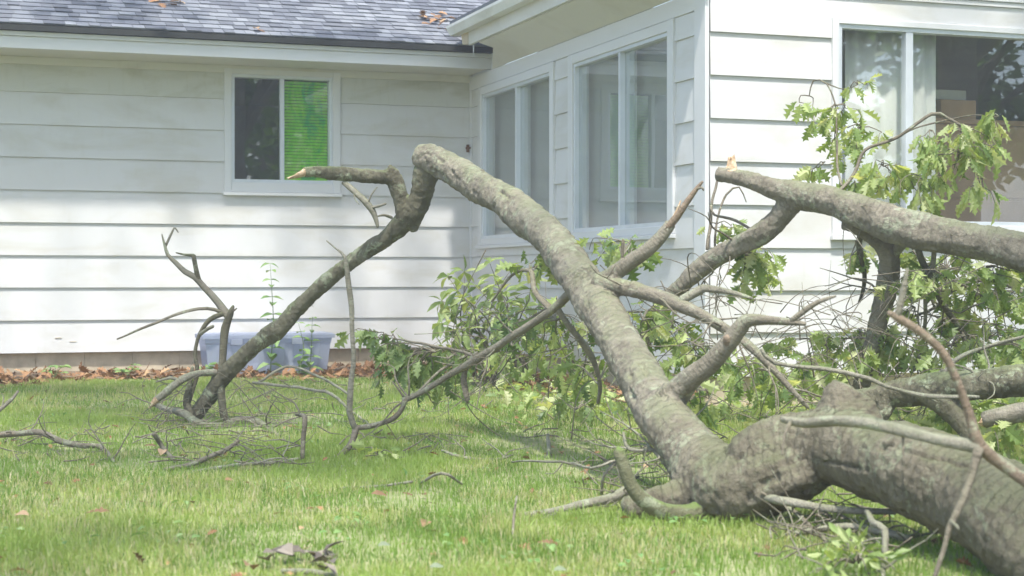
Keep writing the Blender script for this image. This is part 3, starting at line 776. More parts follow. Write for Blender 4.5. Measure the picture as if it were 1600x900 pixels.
# ------------------------------------------------------------------ leaves
def leaf_mesh(name, kind, var, mat):
    rr = random.Random(var*17+3); mb = MB()
    if kind == 'oak':
        prof = [(0.0, 0.02), (0.12, 0.05), (0.20, 0.20), (0.28, 0.09), (0.40, 0.34), (0.50, 0.11), (0.62, 0.36), (0.72, 0.11), (0.82, 0.22), (0.89, 0.07), (1.0, 0.0)]
    elif kind == 'wilt':
        prof = [(0.0, 0.02), (0.15, 0.04), (0.24, 0.12), (0.33, 0.06), (0.45, 0.20), (0.55, 0.07), (0.66, 0.22), (0.76, 0.07), (0.86, 0.13), (0.92, 0.05), (1.0, 0.0)]
    elif kind == 'lance':
        prof = [(0.0, 0.01), (0.12, 0.05), (0.35, 0.15), (0.6, 0.17), (0.82, 0.09), (1.0, 0.0)]
    else:
        prof = [(0.0, 0.02), (0.15, 0.12), (0.4, 0.26), (0.65, 0.24), (0.85, 0.12), (1.0, 0.0)]
    fold = rr.uniform(0.15, 0.55); curl = rr.uniform(0.1, 0.45)
    def bend(y): return -curl*y*y
    for (y, w) in prof:
        z = bend(y); lob = 0.05 if kind == 'oak' and w > 0.15 else 0.0
        wl, wr = w*rr.uniform(0.85, 1.15), w*rr.uniform(0.85, 1.15)
        mb.v += [(-wl, y+lob, z + wl*fold + rr.uniform(-.02, .02)), (0, y, z), (wr, y+lob, z + wr*fold + rr.uniform(-.02, .02))]
    for i in range(len(prof)-1):
        a = i*3; mb.f += [(a, a+1, a+4, a+3), (a+1, a+2, a+5, a+4)]; mb.m += [0, 0]
    return mb.mesh(name, mat)
OAK = [leaf_mesh("leaf", 'oak', i, M_oak) for i in range(6)]
WILT = [leaf_mesh("leaf", 'wilt', i+50, M_wilt) for i in range(5)]
OAKD = [leaf_mesh("leaf", 'oak', i+10, M_oak_dk) for i in range(5)]
LANCE = [leaf_mesh("leaf", 'lance', i, M_shrub) for i in range(5)]
OVAL = [leaf_mesh("leaf", 'oval', i, M_weed) for i in range(4)]
DEAD = [leaf_mesh("dead_leaf", 'oak', i+30, M_dead) for i in range(5)]

def leaf_matrix(p, d, size, rr, nz=None):
    y = Vector(d).normalized()
    n = Vector(nz) if nz else Vector((rr.gauss(0, .6), rr.gauss(0, .6)-0.25, rr.gauss(0.4, .6)))
    n = n - y*n.dot(y); n = n.normalized() if n.length > 1e-3 else y.orthogonal().normalized()
    x = y.cross(n)
    m = Matrix(((x.x*size, y.x*size, n.x*size, p.x), (x.y*size, y.y*size, n.y*size, p.y), (x.z*size, y.z*size, n.z*size, p.z), (0, 0, 0, 1)))
    return m
LEAFLIST = {}
def add_leaf(thing, twig, mesh, m, size): LEAFLIST.setdefault(thing, []).append((twig, mesh, m, size))
def flush_leaves(limit=300):
    for thing, lst in LEAFLIST.items():
        sc_ = []
        for it in lst:
            pr = project(it[2].translation); vis = pr and -10 < pr[0] < 1610 and -10 < pr[1] < 910
            sc_.append((it[3]*F/pr[2] if vis else 0.0, it))
        sc_.sort(key=lambda q: -q[0])
        k = min(limit, sum(1 for q in sc_ if q[0] > 0))
        for _, (tw, me, m, s) in sc_[:k]:
            o = bpy.data.objects.new("leaf", me); sc.collection.objects.link(o); o.parent = tw
            if tw.type == 'EMPTY': o.matrix_parent_inverse = Matrix.Translation(-Vector(tw.location))
            o.matrix_basis = m
        if k < len(sc_):
            bym = {}
            V = []; Fc = []; T = []; off = 0; mat = sc_[-1][1][1].materials[0]
            for _, (tw, me, m, s) in sc_[k:]:
                vs = bym.get(me.name_full)
                if vs is None: vs = bym[me.name_full] = ([v.co.copy() for v in me.vertices], [tuple(p.vertices) for p in me.polygons])
                t = rnd.random()
                V += [tuple(m @ c) for c in vs[0]]; Fc += [tuple(i+off for i in f) for f in vs[1]]; T += [t]*len(vs[0]); off += len(vs[0])
            mb = MB(); mb.v = V; mb.f = Fc; mb.m = [0]*len(Fc); mb.tint = dict(enumerate(T))
            tag(mb.build("foliage", mat, thing), kind="stuff")

def spray(thing, pts, nleaf, size, seed, meshes, droop=0.7, mat=None, r0=0.003, spread=1.0):
    rr = random.Random(seed); mb = MB(); SEED[0] += 1
    n = len(pts); chain = [(p, r0*(1-0.75*i/(n-1))+0.0007) for i, p in enumerate(pts)]
    path = tube(mb, chain, 5, 0.04, 0.08, 0, 0.004, SEED[0]*0.77)
    tw = mb.build("leafy_twig", mat or M_twig, thing, True)
    for i in range(nleaf):
        t = 1 - (rr.random()**1.5)*0.6; k = min(len(path)-1, max(1, int(t*(len(path)-1))))
        p = path[k][0]; ax = (path[k][0]-path[k-1][0]).normalized()
        out = Vector((rr.gauss(0, 1), rr.gauss(0, 1), rr.gauss(0, .7))).normalized()
        d = (out*spread + ax*0.6 + Vector((0, 0, -droop))).normalized()
        pet = rr.uniform(0.01, 0.03); s = size*rr.uniform(0.65, 1.2)
        add_leaf(thing, tw, rr.choice(meshes), leaf_matrix(p + out*pet, d, s, rr), s)
    return tw
def cluster(thing, cx, cy, rx, ry, d, n, anchor, seed, size=0.115, meshes=None, droop=0.7, dz=None, per=7):
    rr = random.Random(seed); meshes = meshes or OAK; n = int(n*1.85); k = max(1, round(n/per))
    A = P(*anchor)
    for i in range(k):
        a = rr.uniform(0, 2*math.pi); q = math.sqrt(rr.random())
        tip = P(cx + rx*q*math.cos(a), cy + ry*q*math.sin(a), d + rr.uniform(-1, 1)*(dz if dz is not None else rx*d/F*0.9))
        if tip.z < 0.03: tip.z = 0.03 + 0.05*rr.random()
        if tip.x > XW-0.06 and tip.y > YR-0.08: tip.y = YR-0.08
        if tip.y > YL-0.10: tip.y = YL-0.10
        mid = A.lerp(tip, 0.5) + Vector((rr.gauss(0, .03), rr.gauss(0, .03), 0.12*(tip-A).length))
        q1 = A.lerp(mid, 0.5) + Vector((rr.gauss(0, .015), rr.gauss(0, .015), 0.02))
        spray(thing, [A, q1, mid, tip.lerp(mid, .35)+Vector((0, 0, .03)), tip], per if k > 1 else n, size, seed*31+i, meshes, droop)

# ------------------------------------------------------------------ the fallen tree (trunk, long arching limb and all it carries)
tree = empty("fallen_tree", G(1140, 818)); tag(tree, "fallen grey tree trunk with a long limb arching across the lawn", "fallen tree")
trunk_l = [(1760, 935, 4.15, 190), (1660, 868, 4.3, 178), (1590, 818, 4.45, 165), (1530, 778, 4.65, 152), (1450, 743, 4.85, 142), (1375, 719, 5.1, 130), (1300, 698, 5.3, 116), (1245, 702, 5.4, 112), (1200, 711, 5.43, 106), (1170, 720, 5.46, 94), (1155, 728, 5.47, 66)]
limb_l = [(1300, 712, 5.28, 70), (1240, 735, 5.33, 96), (1190, 755, 5.39, 108), (1145, 763, 5.46, 108), (1108, 738, 5.6, 104), (1075, 700, 5.72, 88), (1040, 655, 5.9, 78), (1005, 600, 6.2, 70), (962, 525, 6.55, 65), (930, 470, 6.8, 62), (904, 434, 7.0, 60), (866, 378, 7.35, 56), (800, 321, 7.8, 51), (741, 287, 8.15, 48), (700, 261, 8.35, 46), (672, 247, 8.45, 40), (652, 243, 8.5, 30)]
stub_l = [(1325, 690, 5.32, 110), (1324, 655, 5.33, 98), (1323, 632, 5.34, 82), (1322, 614, 5.34, 64), (1326, 604, 5.34, 46)]
log_l = [(1160, 772, 5.5, 74), (1095, 775, 5.55, 60), (1045, 783, 5.56, 50), (1003, 790, 5.57, 42), (975, 795, 5.58, 32)]
bi0 = [(905, 450, 6.95, 36), (928, 445, 6.85, 32), (950, 434, 6.8, 26), (985, 409, 6.75, 22), (1000, 398, 6.73, 20)]
bk0 = [(1028, 640, 5.95, 48), (1056, 612, 5.9, 38), (1080, 592, 5.85, 31), (1112, 566, 5.8, 29), (1130, 545, 5.77, 27)]
bj0 = [(912, 438, 6.9, 34), (938, 442, 6.8, 28), (965, 447, 6.75, 24), (1005, 456, 6.7, 22)]
fuse("trunk", [(trunk_l, 40, 0.03, 0.05, 0.02), (limb_l, 28, 0.03, 0.06, 0.14), (stub_l, 22, 0.03, 0.15, 0.3), (log_l, 18, 0.03, 0.10, 0.2), (bi0, 14, 0.03, 0.08, 0.1), (bk0, 16, 0.03, 0.08, 0.1), (bj0, 14, 0.03, 0.08, 0.1)], tree, M_bark, 0.0085, 13, 0.014, 0.005, None, 0.016, (P(1185, 735, 5.42), 0.16, 0.45), ([(1385, 693, 1.5), (1410, 702, 2), (1445, 715, 2.6), (1478, 719, 2.4), (1500, 728, 4), (1524, 730, 2)], [(1285, 721, 1.5), (1320, 726, 2.2), (1365, 740, 1.5)]))
drop = [(672, 244, 8.47, 34), (668, 268, 8.5, 40), (660, 298, 8.53, 37), (652, 325, 8.56, 29), (648, 350, 8.58, 16), (645, 362, 8.58, 9)]
arch = [(664, 290, 8.52, 32), (648, 325, 8.55, 36), (628, 350, 8.6, 31), (604, 373, 8.65, 25), (575, 391, 8.7, 23), (545, 412, 8.75, 23), (510, 440, 8.8, 24), (480, 468, 8.86, 23), (450, 500, 8.9, 25), (428, 518, 8.95, 31), (405, 536, 8.98, 24), (372, 564, 9.02, 25), (342, 596, 9.08, 24), (322, 625, 9.12, 22), (303, 652, 9.15, 21)]
splinter(P(302, 653, 9.15), P(296, 662, 9.15)-P(310, 640, 9.13), 0.036, 0.06, tree, seed=3)
up = [(632, 342, 8.58, 26), (628, 315, 8.57, 26), (620, 290, 8.56, 26), (612, 272, 8.55, 24), (604, 266, 8.54, 18)]
hor = [(612, 276, 8.55, 22), (585, 276, 8.5, 23), (555, 273, 8.46, 22), (522, 271, 8.42, 21), (495, 268, 8.38, 19), (475, 269, 8.36, 15)]
fuse("branch", [(drop, 16, 0.03, 0.10, 0.2), (arch, 16, 0.03, 0.10, 0.3), (up, 14, 0.03, 0.09, 0.2), (hor, 14, 0.03, 0.09, 0.2)], tree, M_bark_dark, 0.007, 4, 0.009, 0.004, "crooked branch at the end of the long limb")
splinter(P(477, 269, 8.36), P(432, 278, 8.30)-P(477, 268, 8.36), 0.023, 0.15, tree, seed=5, skew=(0, 0, -1))
hang = [(536, 285, 8.43, 9), (556, 302, 8.41, 10), (573, 319, 8.4, 11), (583, 332, 8.4, 9), (588, 346, 8.4, 7), (590, 355, 8.4, 4)]
h = limb("branch", hang, tree, M_bark_pale, 8, 0.02, 0.15, 0.3)
for q in ([(580, 325, 8.4, 6), (592, 322, 8.38, 6), (603, 318, 8.37, 5)], [(612, 340, 8.55, 6), (600, 336, 8.5, 5), (590, 338, 8.45, 3)], [(574, 320, 8.4, 4), (580, 305, 8.39, 3), (590, 292, 8.4, 2)], [(552, 300, 8.41, 3), (556, 313, 8.4, 2.5), (562, 320, 8.4, 1.5)]):
    limb("twig", q, h, M_bark_pale, 6, 0.02, 0.12)
twigs_on(tree, hor, 3, 0.05, 0.14, 44); twigs_on(tree, arch, 4, 0.05, 0.12, 45)
# the stub on top of the trunk
# broken upright branch
bi = [(925, 447, 6.85, 30), (950, 434, 6.8, 27), (985, 409, 6.75, 24), (1015, 388, 6.7, 22), (1035, 368, 6.68, 20), (1048, 350, 6.67, 18)]
o = limb("branch", bi, tree, M_bark, 14, 0.03, 0.09, 0.2)
b2 = limb("branch_tip", [(1040, 360, 6.67, 15), (1058, 338, 6.65, 14), (1076, 312, 6.63, 11), (1090, 293, 6.62, 8), (1098, 284, 6.61, 4)], o, M_peeled, 9, 0.03, 0.12, label="reddish peeled tip of the upright branch")
limb("splinter", [(1046, 352, 6.66, 10), (1055, 335, 6.65, 6), (1064, 313, 6.64, 2)], o, M_wood, 7, 0.03, 0.1)
limb("twig", [(1088, 296, 6.62, 5), (1096, 293, 6.6, 5), (1099, 298, 6.6, 3)], o, M_twig, 6, 0.02, 0.1)
limb("twig", [(972, 412, 6.76, 7), (972, 392, 6.75, 6), (973, 374, 6.74, 5)], o, M_twig, 6, 0.03, 0.1)
# branch running down to the right
bj = [(930, 440, 6.8, 26), (965, 447, 6.75, 25), (1005, 456, 6.7, 24), (1060, 475, 6.62, 22), (1105, 497, 6.58, 19), (1150, 525, 6.55, 15), (1185, 553, 6.52, 13), (1220, 590, 6.5, 10), (1262, 638, 6.5, 6)]
o = limb("branch", bj, tree, M_bark, 12, 0.035, 0.08, 0.2, 0.01); twigs_on(o, bj, 9, 0.12, 0.4, 21)
limb("branch", [(1062, 470, 6.62, 17), (1095, 452, 6.62, 18), (1105, 450, 6.6, 14), (1140, 456, 6.58, 9), (1175, 466, 6.56, 5)], o, M_bark_pale, 9, 0.03, 0.09, 0.2)
# thick branch rising right from the limb
bk_ = [(1050, 622, 5.95, 42), (1080, 592, 5.85, 33), (1112, 566, 5.8, 31), (1140, 534, 5.75, 28), (1160, 506, 5.72, 24), (1175, 499, 5.7, 18), (1215, 501, 5.68, 13), (1258, 506, 5.66, 6)]
o = limb("branch", bk_, tree, M_bark, 16, 0.028, 0.08, 0.2)
limb("branch", [(1235, 503, 5.67, 12), (1255, 487, 5.66, 12), (1278, 472, 5.65, 9), (1306, 463, 5.64, 4)], o, M_bark, 9, 0.03, 0.1, 0.2)
limb("branch_stub", [(1138, 545, 5.75, 18), (1136, 533, 5.73, 16), (1135, 526, 5.72, 12)], o, M_peeled, 9, 0.02, 0.12)
# branch falling to the left and its upright shoots
bl_ = [(896, 452, 7.0, 18), (880, 468, 7.05, 17), (858, 487, 7.1, 16), (820, 514, 7.2, 14), (775, 541, 7.3, 13), (720, 577, 7.4, 12), (680, 602, 7.45, 11), (650, 617, 7.5, 10), (632, 624, 7.5, 11)]
o = limb("branch", bl_, tree, M_bark, 10, 0.03, 0.09, 0.2, 0.008)
m_ = [(633, 622, 7.5, 11), (628, 638, 7.5, 9), (616, 652, 7.5, 9), (600, 660, 7.5, 8), (578, 667, 7.5, 9), (553, 670, 7.5, 10)]
limb("branch", m_, o, M_twig, 9, 0.03, 0.1, 0.3)
limb("branch", [(556, 672, 7.5, 11), (546, 645, 7.5, 10), (549, 600, 7.5, 10), (552, 555, 7.5, 9), (548, 480, 7.5, 9), (544, 430, 7.5, 8), (538, 402, 7.5, 6), (524, 390, 7.5, 3), (509, 376, 7.5, 2)], o, M_bark_pale, 9, 0.03, 0.1, 0.3, 0.008)
limb("branch", [(556, 668, 7.5, 10), (551, 688, 7.48, 10), (537, 706, 7.42, 10), (522, 717, 7.38, 9), (495, 719, 7.36, 8), (470, 717, 7.4, 6)], o, M_twig, 8, 0.03, 0.1, 0.3)
limb("branch", [(745, 552, 7.35, 9), (730, 570, 7.4, 9), (724, 592, 7.42, 9), (731, 625, 7.42, 7)], o, M_twig, 8, 0.03, 0.1, 0.3)
limb("branch", [(648, 618, 7.5, 5), (690, 578, 7.8, 5), (735, 552, 8.1, 5), (640, 540, 8.4, 4), (600, 530, 8.6, 3)][0:3], o, M_twig, 6, 0.04, 0.1)
limb("twig", [(632, 623, 7.5, 5), (622, 608, 7.5, 4), (612, 596, 7.5, 2)], o, M_twig, 6, 0.03, 0.1)
limb("branch", [(745, 557, 7.35, 6), (700, 545, 7.5, 6), (650, 535, 7.7, 5), (618, 530, 7.9, 3)], o, M_twig, 7, 0.03, 0.1, 0.1, 0.008)
q_ = [(868, 478, 7.08, 13), (888, 508, 7.1, 12), (912, 538, 7.15, 11), (928, 565, 7.2, 10), (938, 600, 7.25, 8), (934, 630, 7.3, 6)]
limb("branch", q_, tree, M_bark, 9, 0.03, 0.1, 0.2)
limb("branch", [(862, 484, 7.1, 12), (838, 455, 7.2, 10), (828, 425, 7.3, 8), (800, 432, 7.4, 5), (768, 470, 7.5, 3)], o, M_twig, 8, 0.03, 0.1, 0.2, 0.01)
twigs_on(o, bl_, 10, 0.12, 0.4, 22)
# end of the arching limb: upright and ground branches
r_ = [(352, 664, 9.05, 15), (348, 630, 9.05, 14), (345, 595, 9.06, 13), (347, 550, 9.08, 13), (352, 512, 9.1, 14), (359, 490, 9.1, 11), (364, 478, 9.1, 4)]
o = limb("branch", r_, tree, M_bark_dark, 10, 0.03, 0.1, 0.25, 0.006)
limb("branch", [(357, 497, 9.1, 12), (340, 472, 9.12, 11), (320, 448, 9.14, 10), (306, 431, 9.15, 9), (290, 423, 9.16, 8), (276, 411, 9.18, 7), (263, 399, 9.2, 6), (258, 384, 9.2, 5), (254, 370, 9.2, 3), (253, 366, 9.2, 2)], o, M_bark, 9, 0.03, 0.1, 0.3, 0.006)
limb("branch", [(310, 438, 9.15, 10), (306, 418, 9.14, 8), (303, 402, 9.13, 8), (302, 399, 9.13, 6), (290, 398, 9.12, 4), (275, 395, 9.11, 2)], o, M_bark_dark, 8, 0.02, 0.1, 0.2)
limb("twig", [(259, 384, 9.2, 5), (265, 370, 9.2, 5), (271, 358, 9.2, 4), (274, 356, 9.2, 4), (279, 363, 9.2, 2)], o, M_bark_pale, 6, 0.02, 0.1)
limb("branch", [(354, 492, 9.1, 8), (335, 484, 9.1, 6), (310, 483, 9.08, 5), (270, 493, 9.05, 5), (230, 510, 9.0, 5), (183, 530, 8.97, 3)], o, M_twig, 7, 0.03, 0.1, 0.3, 0.006)
limb("branch", [(350, 490, 9.1, 9), (328, 500, 9.12, 9), (312, 522, 9.13, 8), (305, 552, 9.14, 8), (308, 582, 9.13, 8), (300, 612, 9.12, 8), (292, 640, 9.1, 8)], o, M_bark_dark, 8, 0.03, 0.1, 0.3, 0.006)
limb("branch_stub", [(313, 522, 9.12, 7), (324, 514, 9.1, 7), (333, 510, 9.09, 6)], o, M_bark_pale, 7, 0.02, 0.1)
limb("twig", [(362, 488, 9.1, 5), (370, 482, 9.1, 3)], o, M_twig, 6, 0.02, 0.1)
w_ = [(338, 582, 9.06, 13), (318, 582, 9.05, 12), (296, 588, 9.04, 12), (272, 604, 9.02, 11), (254, 618, 9.0, 11), (241, 626, 8.99, 12)]
o = limb("branch", w_, tree, M_bark_pale, 9, 0.03, 0.1, 0.3, 0.004, cap1='flat')
splinter(P(243, 625, 8.99), P(232, 634, 8.98)-P(245, 624, 8.99), 0.021, 0.07, o, seed=8)
limb("twig", [(284, 596, 9.03, 6), (266, 590, 9.02, 6), (244, 597, 9.0, 3)], o, M_bark_pale, 7, 0.03, 0.1)
x_ = [(372, 655, 9.2, 12), (345, 668, 8.9, 12), (310, 662, 8.95, 14), (285, 645, 9.05, 14), (262, 640, 9.2, 11), (243, 632, 9.3, 8)]
limb("branch", x_, tree, M_bark_pale, 9, 0.03, 0.1, 0.3)
x2 = [(352, 660, 9.05, 14), (385, 656, 9.1, 13), (412, 664, 8.95, 11), (445, 690, 8.2, 9), (485, 712, 7.6, 6)]
limb("branch", x2, tree, M_bark, 9, 0.03, 0.1, 0.3); twigs_on(tree, x2, 8, 0.1, 0.35, 31); twigs_on(tree, x_, 8, 0.1, 0.3, 32)
limb("branch", [(300, 650, 9.1, 14), (292, 630, 9.1, 12), (296, 600, 9.1, 9), (300, 575, 9.11, 8)], tree, M_bark_dark, 9, 0.03, 0.1, 0.2)
# mossy branches under the elbow
o = limb("branch", [(1115, 785, 5.5, 40), (1080, 803, 5.45, 33), (1038, 800, 5.42, 28), (1005, 782, 5.4, 25), (986, 758, 5.4, 22), (975, 730, 5.4, 20), (967, 704, 5.4, 17)], tree, M_bark_moss, 12, 0.028, 0.13, 0.3)
limb("branch", [(1160, 760, 5.7, 13), (1120, 735, 5.75, 12), (1070, 715, 5.8, 11), (1030, 705, 5.85, 9), (985, 702, 5.9, 6), (975, 675, 6.0, 4)], tree, M_bark_pale, 9, 0.03, 0.1, 0.3, 0.006)
twigs_on(tree, [(1130, 740, 5.7, 12), (1070, 715, 5.8, 11), (985, 702, 5.9, 6)], 12, 0.12, 0.42, 36, M_bark_pale)
limb("branch", [(1190, 775, 5.3, 15), (1230, 784, 5.2, 16), (1290, 794, 5.15, 14), (1340, 799, 5.12, 14), (1400, 801, 5.1, 10)], tree, M_bark_pale, 10, 0.03, 0.1, 0.2, 0.005)
# leaves carried by this tree
cl = [(556, 525, 48, 16, 7.9, 9, (600, 532, 8.0), OAKD), (600, 540, 35, 26, 8.0, 14, (618, 530, 7.95), OAKD), (640, 582, 70, 42, 8.1, 56, (680, 550, 7.8), OAKD),
      (690, 600, 50, 30, 8.3, 20, (700, 560, 7.8), OAKD), (835, 420, 38, 30, 7.4, 16, (828, 430, 7.3), OAK), (960, 405, 52, 22, 7.2, 18, (972, 400, 6.75), OAK),
      (995, 425, 30, 20, 7.3, 10, (985, 409, 6.75), OAK), (1000, 540, 70, 55, 7.8, 32, (1005, 500, 7.5), OAK), (850, 560, 90, 70, 8.4, 66, (868, 500, 7.6), OAK),
      (920, 600, 60, 55, 8.0, 30, (934, 600, 7.3), OAK), (1100, 590, 85, 50, 7.8, 45, (1090, 540, 7.4), OAK), (1080, 640, 50, 30, 7.2, 18, (1100, 610, 7.0), OAK),
      (1180, 630, 60, 40, 7.4, 26, (1200, 580, 6.9), OAK), (905, 655, 85, 15, 9.2, 26, (900, 640, 8.6), OAKD), (790, 575, 55, 40, 8.8, 20, (800, 540, 7.8), OAKD)]
for i, (cx, cy, rx, ry, d, n, an, ms) in enumerate(cl):
    cluster(tree, cx, cy, rx, ry, d, n, an, 100+i, 0.09, ms, 0.75)

# ------------------------------------------------------------------ upper right broken limb
up_l = empty("broken_limb", G(1350, 662)); tag(up_l, "broken upper limb leaning across the front window with leafy twigs", "tree limb")
ul = [(1122, 272, 8.75, 21), (1145, 275, 8.7, 23), (1172, 282, 8.65, 25), (1200, 291, 8.6, 30), (1240, 302, 8.55, 40), (1290, 311, 8.45, 43), (1340, 329, 8.35, 49), (1395, 350, 8.25, 58), (1450, 363, 8.15, 57), (1500, 373, 8.05, 54), (1560, 384, 7.95, 57), (1610, 398, 7.85, 60), (1720, 430, 7.6, 64)]
splinter(P(1143, 268, 8.7), Vector((-0.05, 0, 1)), 0.034, 0.11, up_l, seed=11, label="pale snapped stub at the tip of the limb")
b_ = [(1248, 303, 8.55, 36), (1228, 326, 8.6, 37), (1205, 353, 8.65, 34), (1180, 371, 8.7, 33), (1140, 390, 8.8, 30), (1100, 416, 8.9, 29), (1062, 449, 9.0, 26), (1036, 476, 9.1, 24), (1014, 503, 9.15, 23), (1008, 545, 9.2, 18)]
o = up_l; twigs_on(o, b_, 12, 0.15, 0.5, 51)
c_ = [(1325, 340, 8.4, 40), (1358, 360, 8.42, 34), (1384, 385, 8.45, 34), (1390, 415, 8.5, 33), (1385, 455, 8.55, 32), (1372, 505, 8.62, 29), (1358, 555, 8.72, 26), (1346, 605, 8.8, 25), (1340, 650, 8.85, 20)]
o2 = up_l
fuse("limb", [(ul, 26, 0.03, 0.08, 0.2), (b_, 16, 0.03, 0.08, 0.25), (c_, 16, 0.03, 0.08, 0.25)], up_l, M_bark, 0.008, 7, 0.010, 0.004)
limb("branch_stub", [(1390, 405, 8.48, 20), (1402, 390, 8.4, 18), (1415, 378, 8.3, 14)], o2, M_bark_pale, 9, 0.02, 0.1)
limb("branch", [(1345, 350, 8.42, 12), (1342, 385, 8.6, 11), (1350, 430, 8.7, 9), (1345, 470, 8.8, 6)], up_l, M_bark_dark, 8, 0.03, 0.1, 0.2, 0.01)
e_ = [(1310, 300, 8.42, 7), (1335, 270, 8.5, 7), (1352, 235, 8.55, 6), (1400, 215, 8.6, 6), (1455, 178, 8.6, 6), (1480, 185, 8.6, 5), (1515, 205, 8.55, 4), (1535, 225, 8.5, 2)]
o3 = limb("branch", e_, up_l, M_twig, 7, 0.03, 0.1, 0.2, 0.006)
limb("twig", [(1315, 290, 8.45, 5), (1308, 250, 8.6, 4), (1305, 170, 8.7, 3), (1292, 130, 8.75, 3), (1270, 126, 8.8, 3), (1264, 150, 8.8, 2)], up_l, M_twig, 6, 0.03, 0.1, 0.1, 0.006)
limb("twig", [(1292, 131, 8.75, 3), (1320, 140, 8.75, 2), (1340, 132, 8.72, 2)], up_l, M_twig, 5, 0.03, 0.1)
limb("twig", [(1405, 213, 8.6, 4), (1430, 200, 8.6, 3), (1470, 190, 8.6, 3), (1520, 180, 8.6, 2), (1550, 185, 8.6, 2)], up_l, M_twig, 5, 0.03, 0.1)
limb("branch", [(1105, 390, 8.85, 6), (1110, 340, 8.9, 6), (1118, 290, 8.95, 5), (1122, 262, 8.95, 3)], up_l, M_twig, 6, 0.03, 0.1, 0.1, 0.01)
limb("branch", [(1185, 367, 8.7, 5), (1150, 345, 8.8, 5), (1118, 335, 8.85, 4), (1112, 320, 8.9, 3)], up_l, M_twig, 6, 0.03, 0.1, 0.1, 0.01)
limb("branch", [(1118, 400, 8.9, 5), (1120, 350, 8.95, 4), (1135, 305, 9.0, 4), (1155, 292, 9.0, 3), (1165, 315, 9.0, 2)], up_l, M_twig, 5, 0.03, 0.1, 0.1, 0.01)
twigs_on(up_l, ul, 10, 0.15, 0.4, 52, t0=0.3)
v_ = [(1435, 390, 8.2, 13), (1450, 430, 8.3, 12), (1475, 480, 8.4, 11), (1510, 525, 8.5, 10), (1545, 565, 8.6, 7)]
limb("branch", v_, up_l, M_bark_dark, 8, 0.03, 0.1, 0.2, 0.01); twigs_on(up_l, v_, 12, 0.2, 0.6, 53)
v2 = [(1460, 390, 8.2, 9), (1450, 450, 8.3, 8), (1445, 520, 8.5, 7), (1430, 580, 8.6, 5)]
limb("branch", v2, up_l, M_bark_pale, 7, 0.03, 0.1, 0.2, 0.01); twigs_on(up_l, v2, 10, 0.2, 0.5, 54, M_bark_pale)
v3 = [(1620, 470, 8.3, 8), (1560, 440, 8.4, 8), (1500, 445, 8.5, 7), (1460, 480, 8.6, 6), (1410, 500, 8.7, 4)]
limb("branch", v3, up_l, M_bark_pale, 7, 0.03, 0.1, 0.2, 0.012); twigs_on(up_l, v3, 12, 0.2, 0.55, 55, M_bark_pale)
twigs_on(up_l, c_, 9, 0.2, 0.5, 56, t0=0.3)
cl = [(1268, 183, 12, 22, 8.8, 7, (1264, 150, 8.8)), (1345, 140, 20, 10, 8.72, 9, (1340, 132, 8.72)), (1318, 190, 40, 30, 8.7, 20, (1306, 165, 8.7)), (1345, 215, 28, 40, 8.65, 16, (1345, 200, 8.7)), (1305, 240, 18, 26, 8.7, 8, (1306, 200, 8.7)),
      (1262, 270, 16, 12, 8.8, 6, (1285, 255, 8.75)), (1385, 285, 50, 30, 8.5, 26, (1380, 260, 8.55)), (1345, 300, 30, 20, 8.5, 9, (1350, 290, 8.5)), (1440, 300, 45, 28, 8.45, 22, (1440, 275, 8.5)),
      (1500, 230, 50, 36, 8.5, 34, (1505, 205, 8.55)), (1548, 195, 24, 14, 8.55, 10, (1548, 185, 8.6)), (1530, 260, 36, 40, 8.45, 30, (1535, 230, 8.5)), (1480, 280, 50, 35, 8.45, 26, (1500, 240, 8.5)), (1535, 315, 28, 20, 8.4, 10, (1535, 280, 8.45)),
      (1450, 225, 26, 24, 8.5, 10, (1455, 205, 8.55)), (1180, 440, 40, 46, 9.0, 32, (1170, 395, 8.9)), (1135, 368, 32, 22, 8.95, 13, (1120, 350, 8.95)), (1190, 400, 30, 24, 8.9, 12, (1180, 380, 8.85)),
      (1345, 415, 32, 26, 8.7, 14, (1345, 395, 8.6)), (1420, 425, 40, 40, 8.6, 20, (1440, 400, 8.4)), (1490, 440, 90, 50, 8.5, 50, (1480, 420, 8.4)), (1550, 500, 70, 60, 8.5, 48, (1530, 460, 8.4)), (1470, 540, 60, 50, 8.6, 34, (1470, 500, 8.5)),
      (1390, 560, 40, 50, 8.8, 24, (1400, 520, 8.7)), (1260, 560, 60, 40, 8.9, 34, (1290, 540, 8.8)), (1330, 545, 40, 36, 8.9, 22, (1345, 520, 8.7)), (1290, 610, 60, 30, 8.6, 24, (1320, 580, 8.7)), (1225, 610, 40, 30, 8.7, 16, (1250, 580, 8.8)),
      (1030, 500, 40, 40, 9.1, 18, (1040, 478, 9.05)), (1060, 560, 50, 50, 9.1, 24, (1040, 500, 9.1)), (1580, 430, 40, 30, 8.4, 16, (1590, 410, 8.3)), (1440, 470, 60, 40, 8.2, 26, (1450, 430, 8.3)), (1560, 450, 60, 40, 8.0, 30, (1540, 420, 8.1)), (1500, 570, 70, 40, 8.2, 34, (1510, 525, 8.4)), (1580, 560, 50, 40, 8.1, 24, (1545, 530, 8.4)), (1240, 590, 70, 40, 8.3, 30, (1260, 560, 8.5)), (1330, 585, 50, 40, 8.3, 24, (1350, 560, 8.5)), (1410, 520, 50, 50, 8.6, 20, (1430, 480, 8.5)), (1180, 590, 60, 40, 8.5, 22, (1200, 560, 8.7))]
for i, (cx, cy, rx, ry, d, n, an) in enumerate(cl):
    wl_ = cx > 1430 and cy < 330
    cluster(up_l, cx, cy, rx, ry, d, n, an, 300+i, 0.115 if wl_ else 0.098, WILT if wl_ else OAK, 1.3 if wl_ else 0.8)

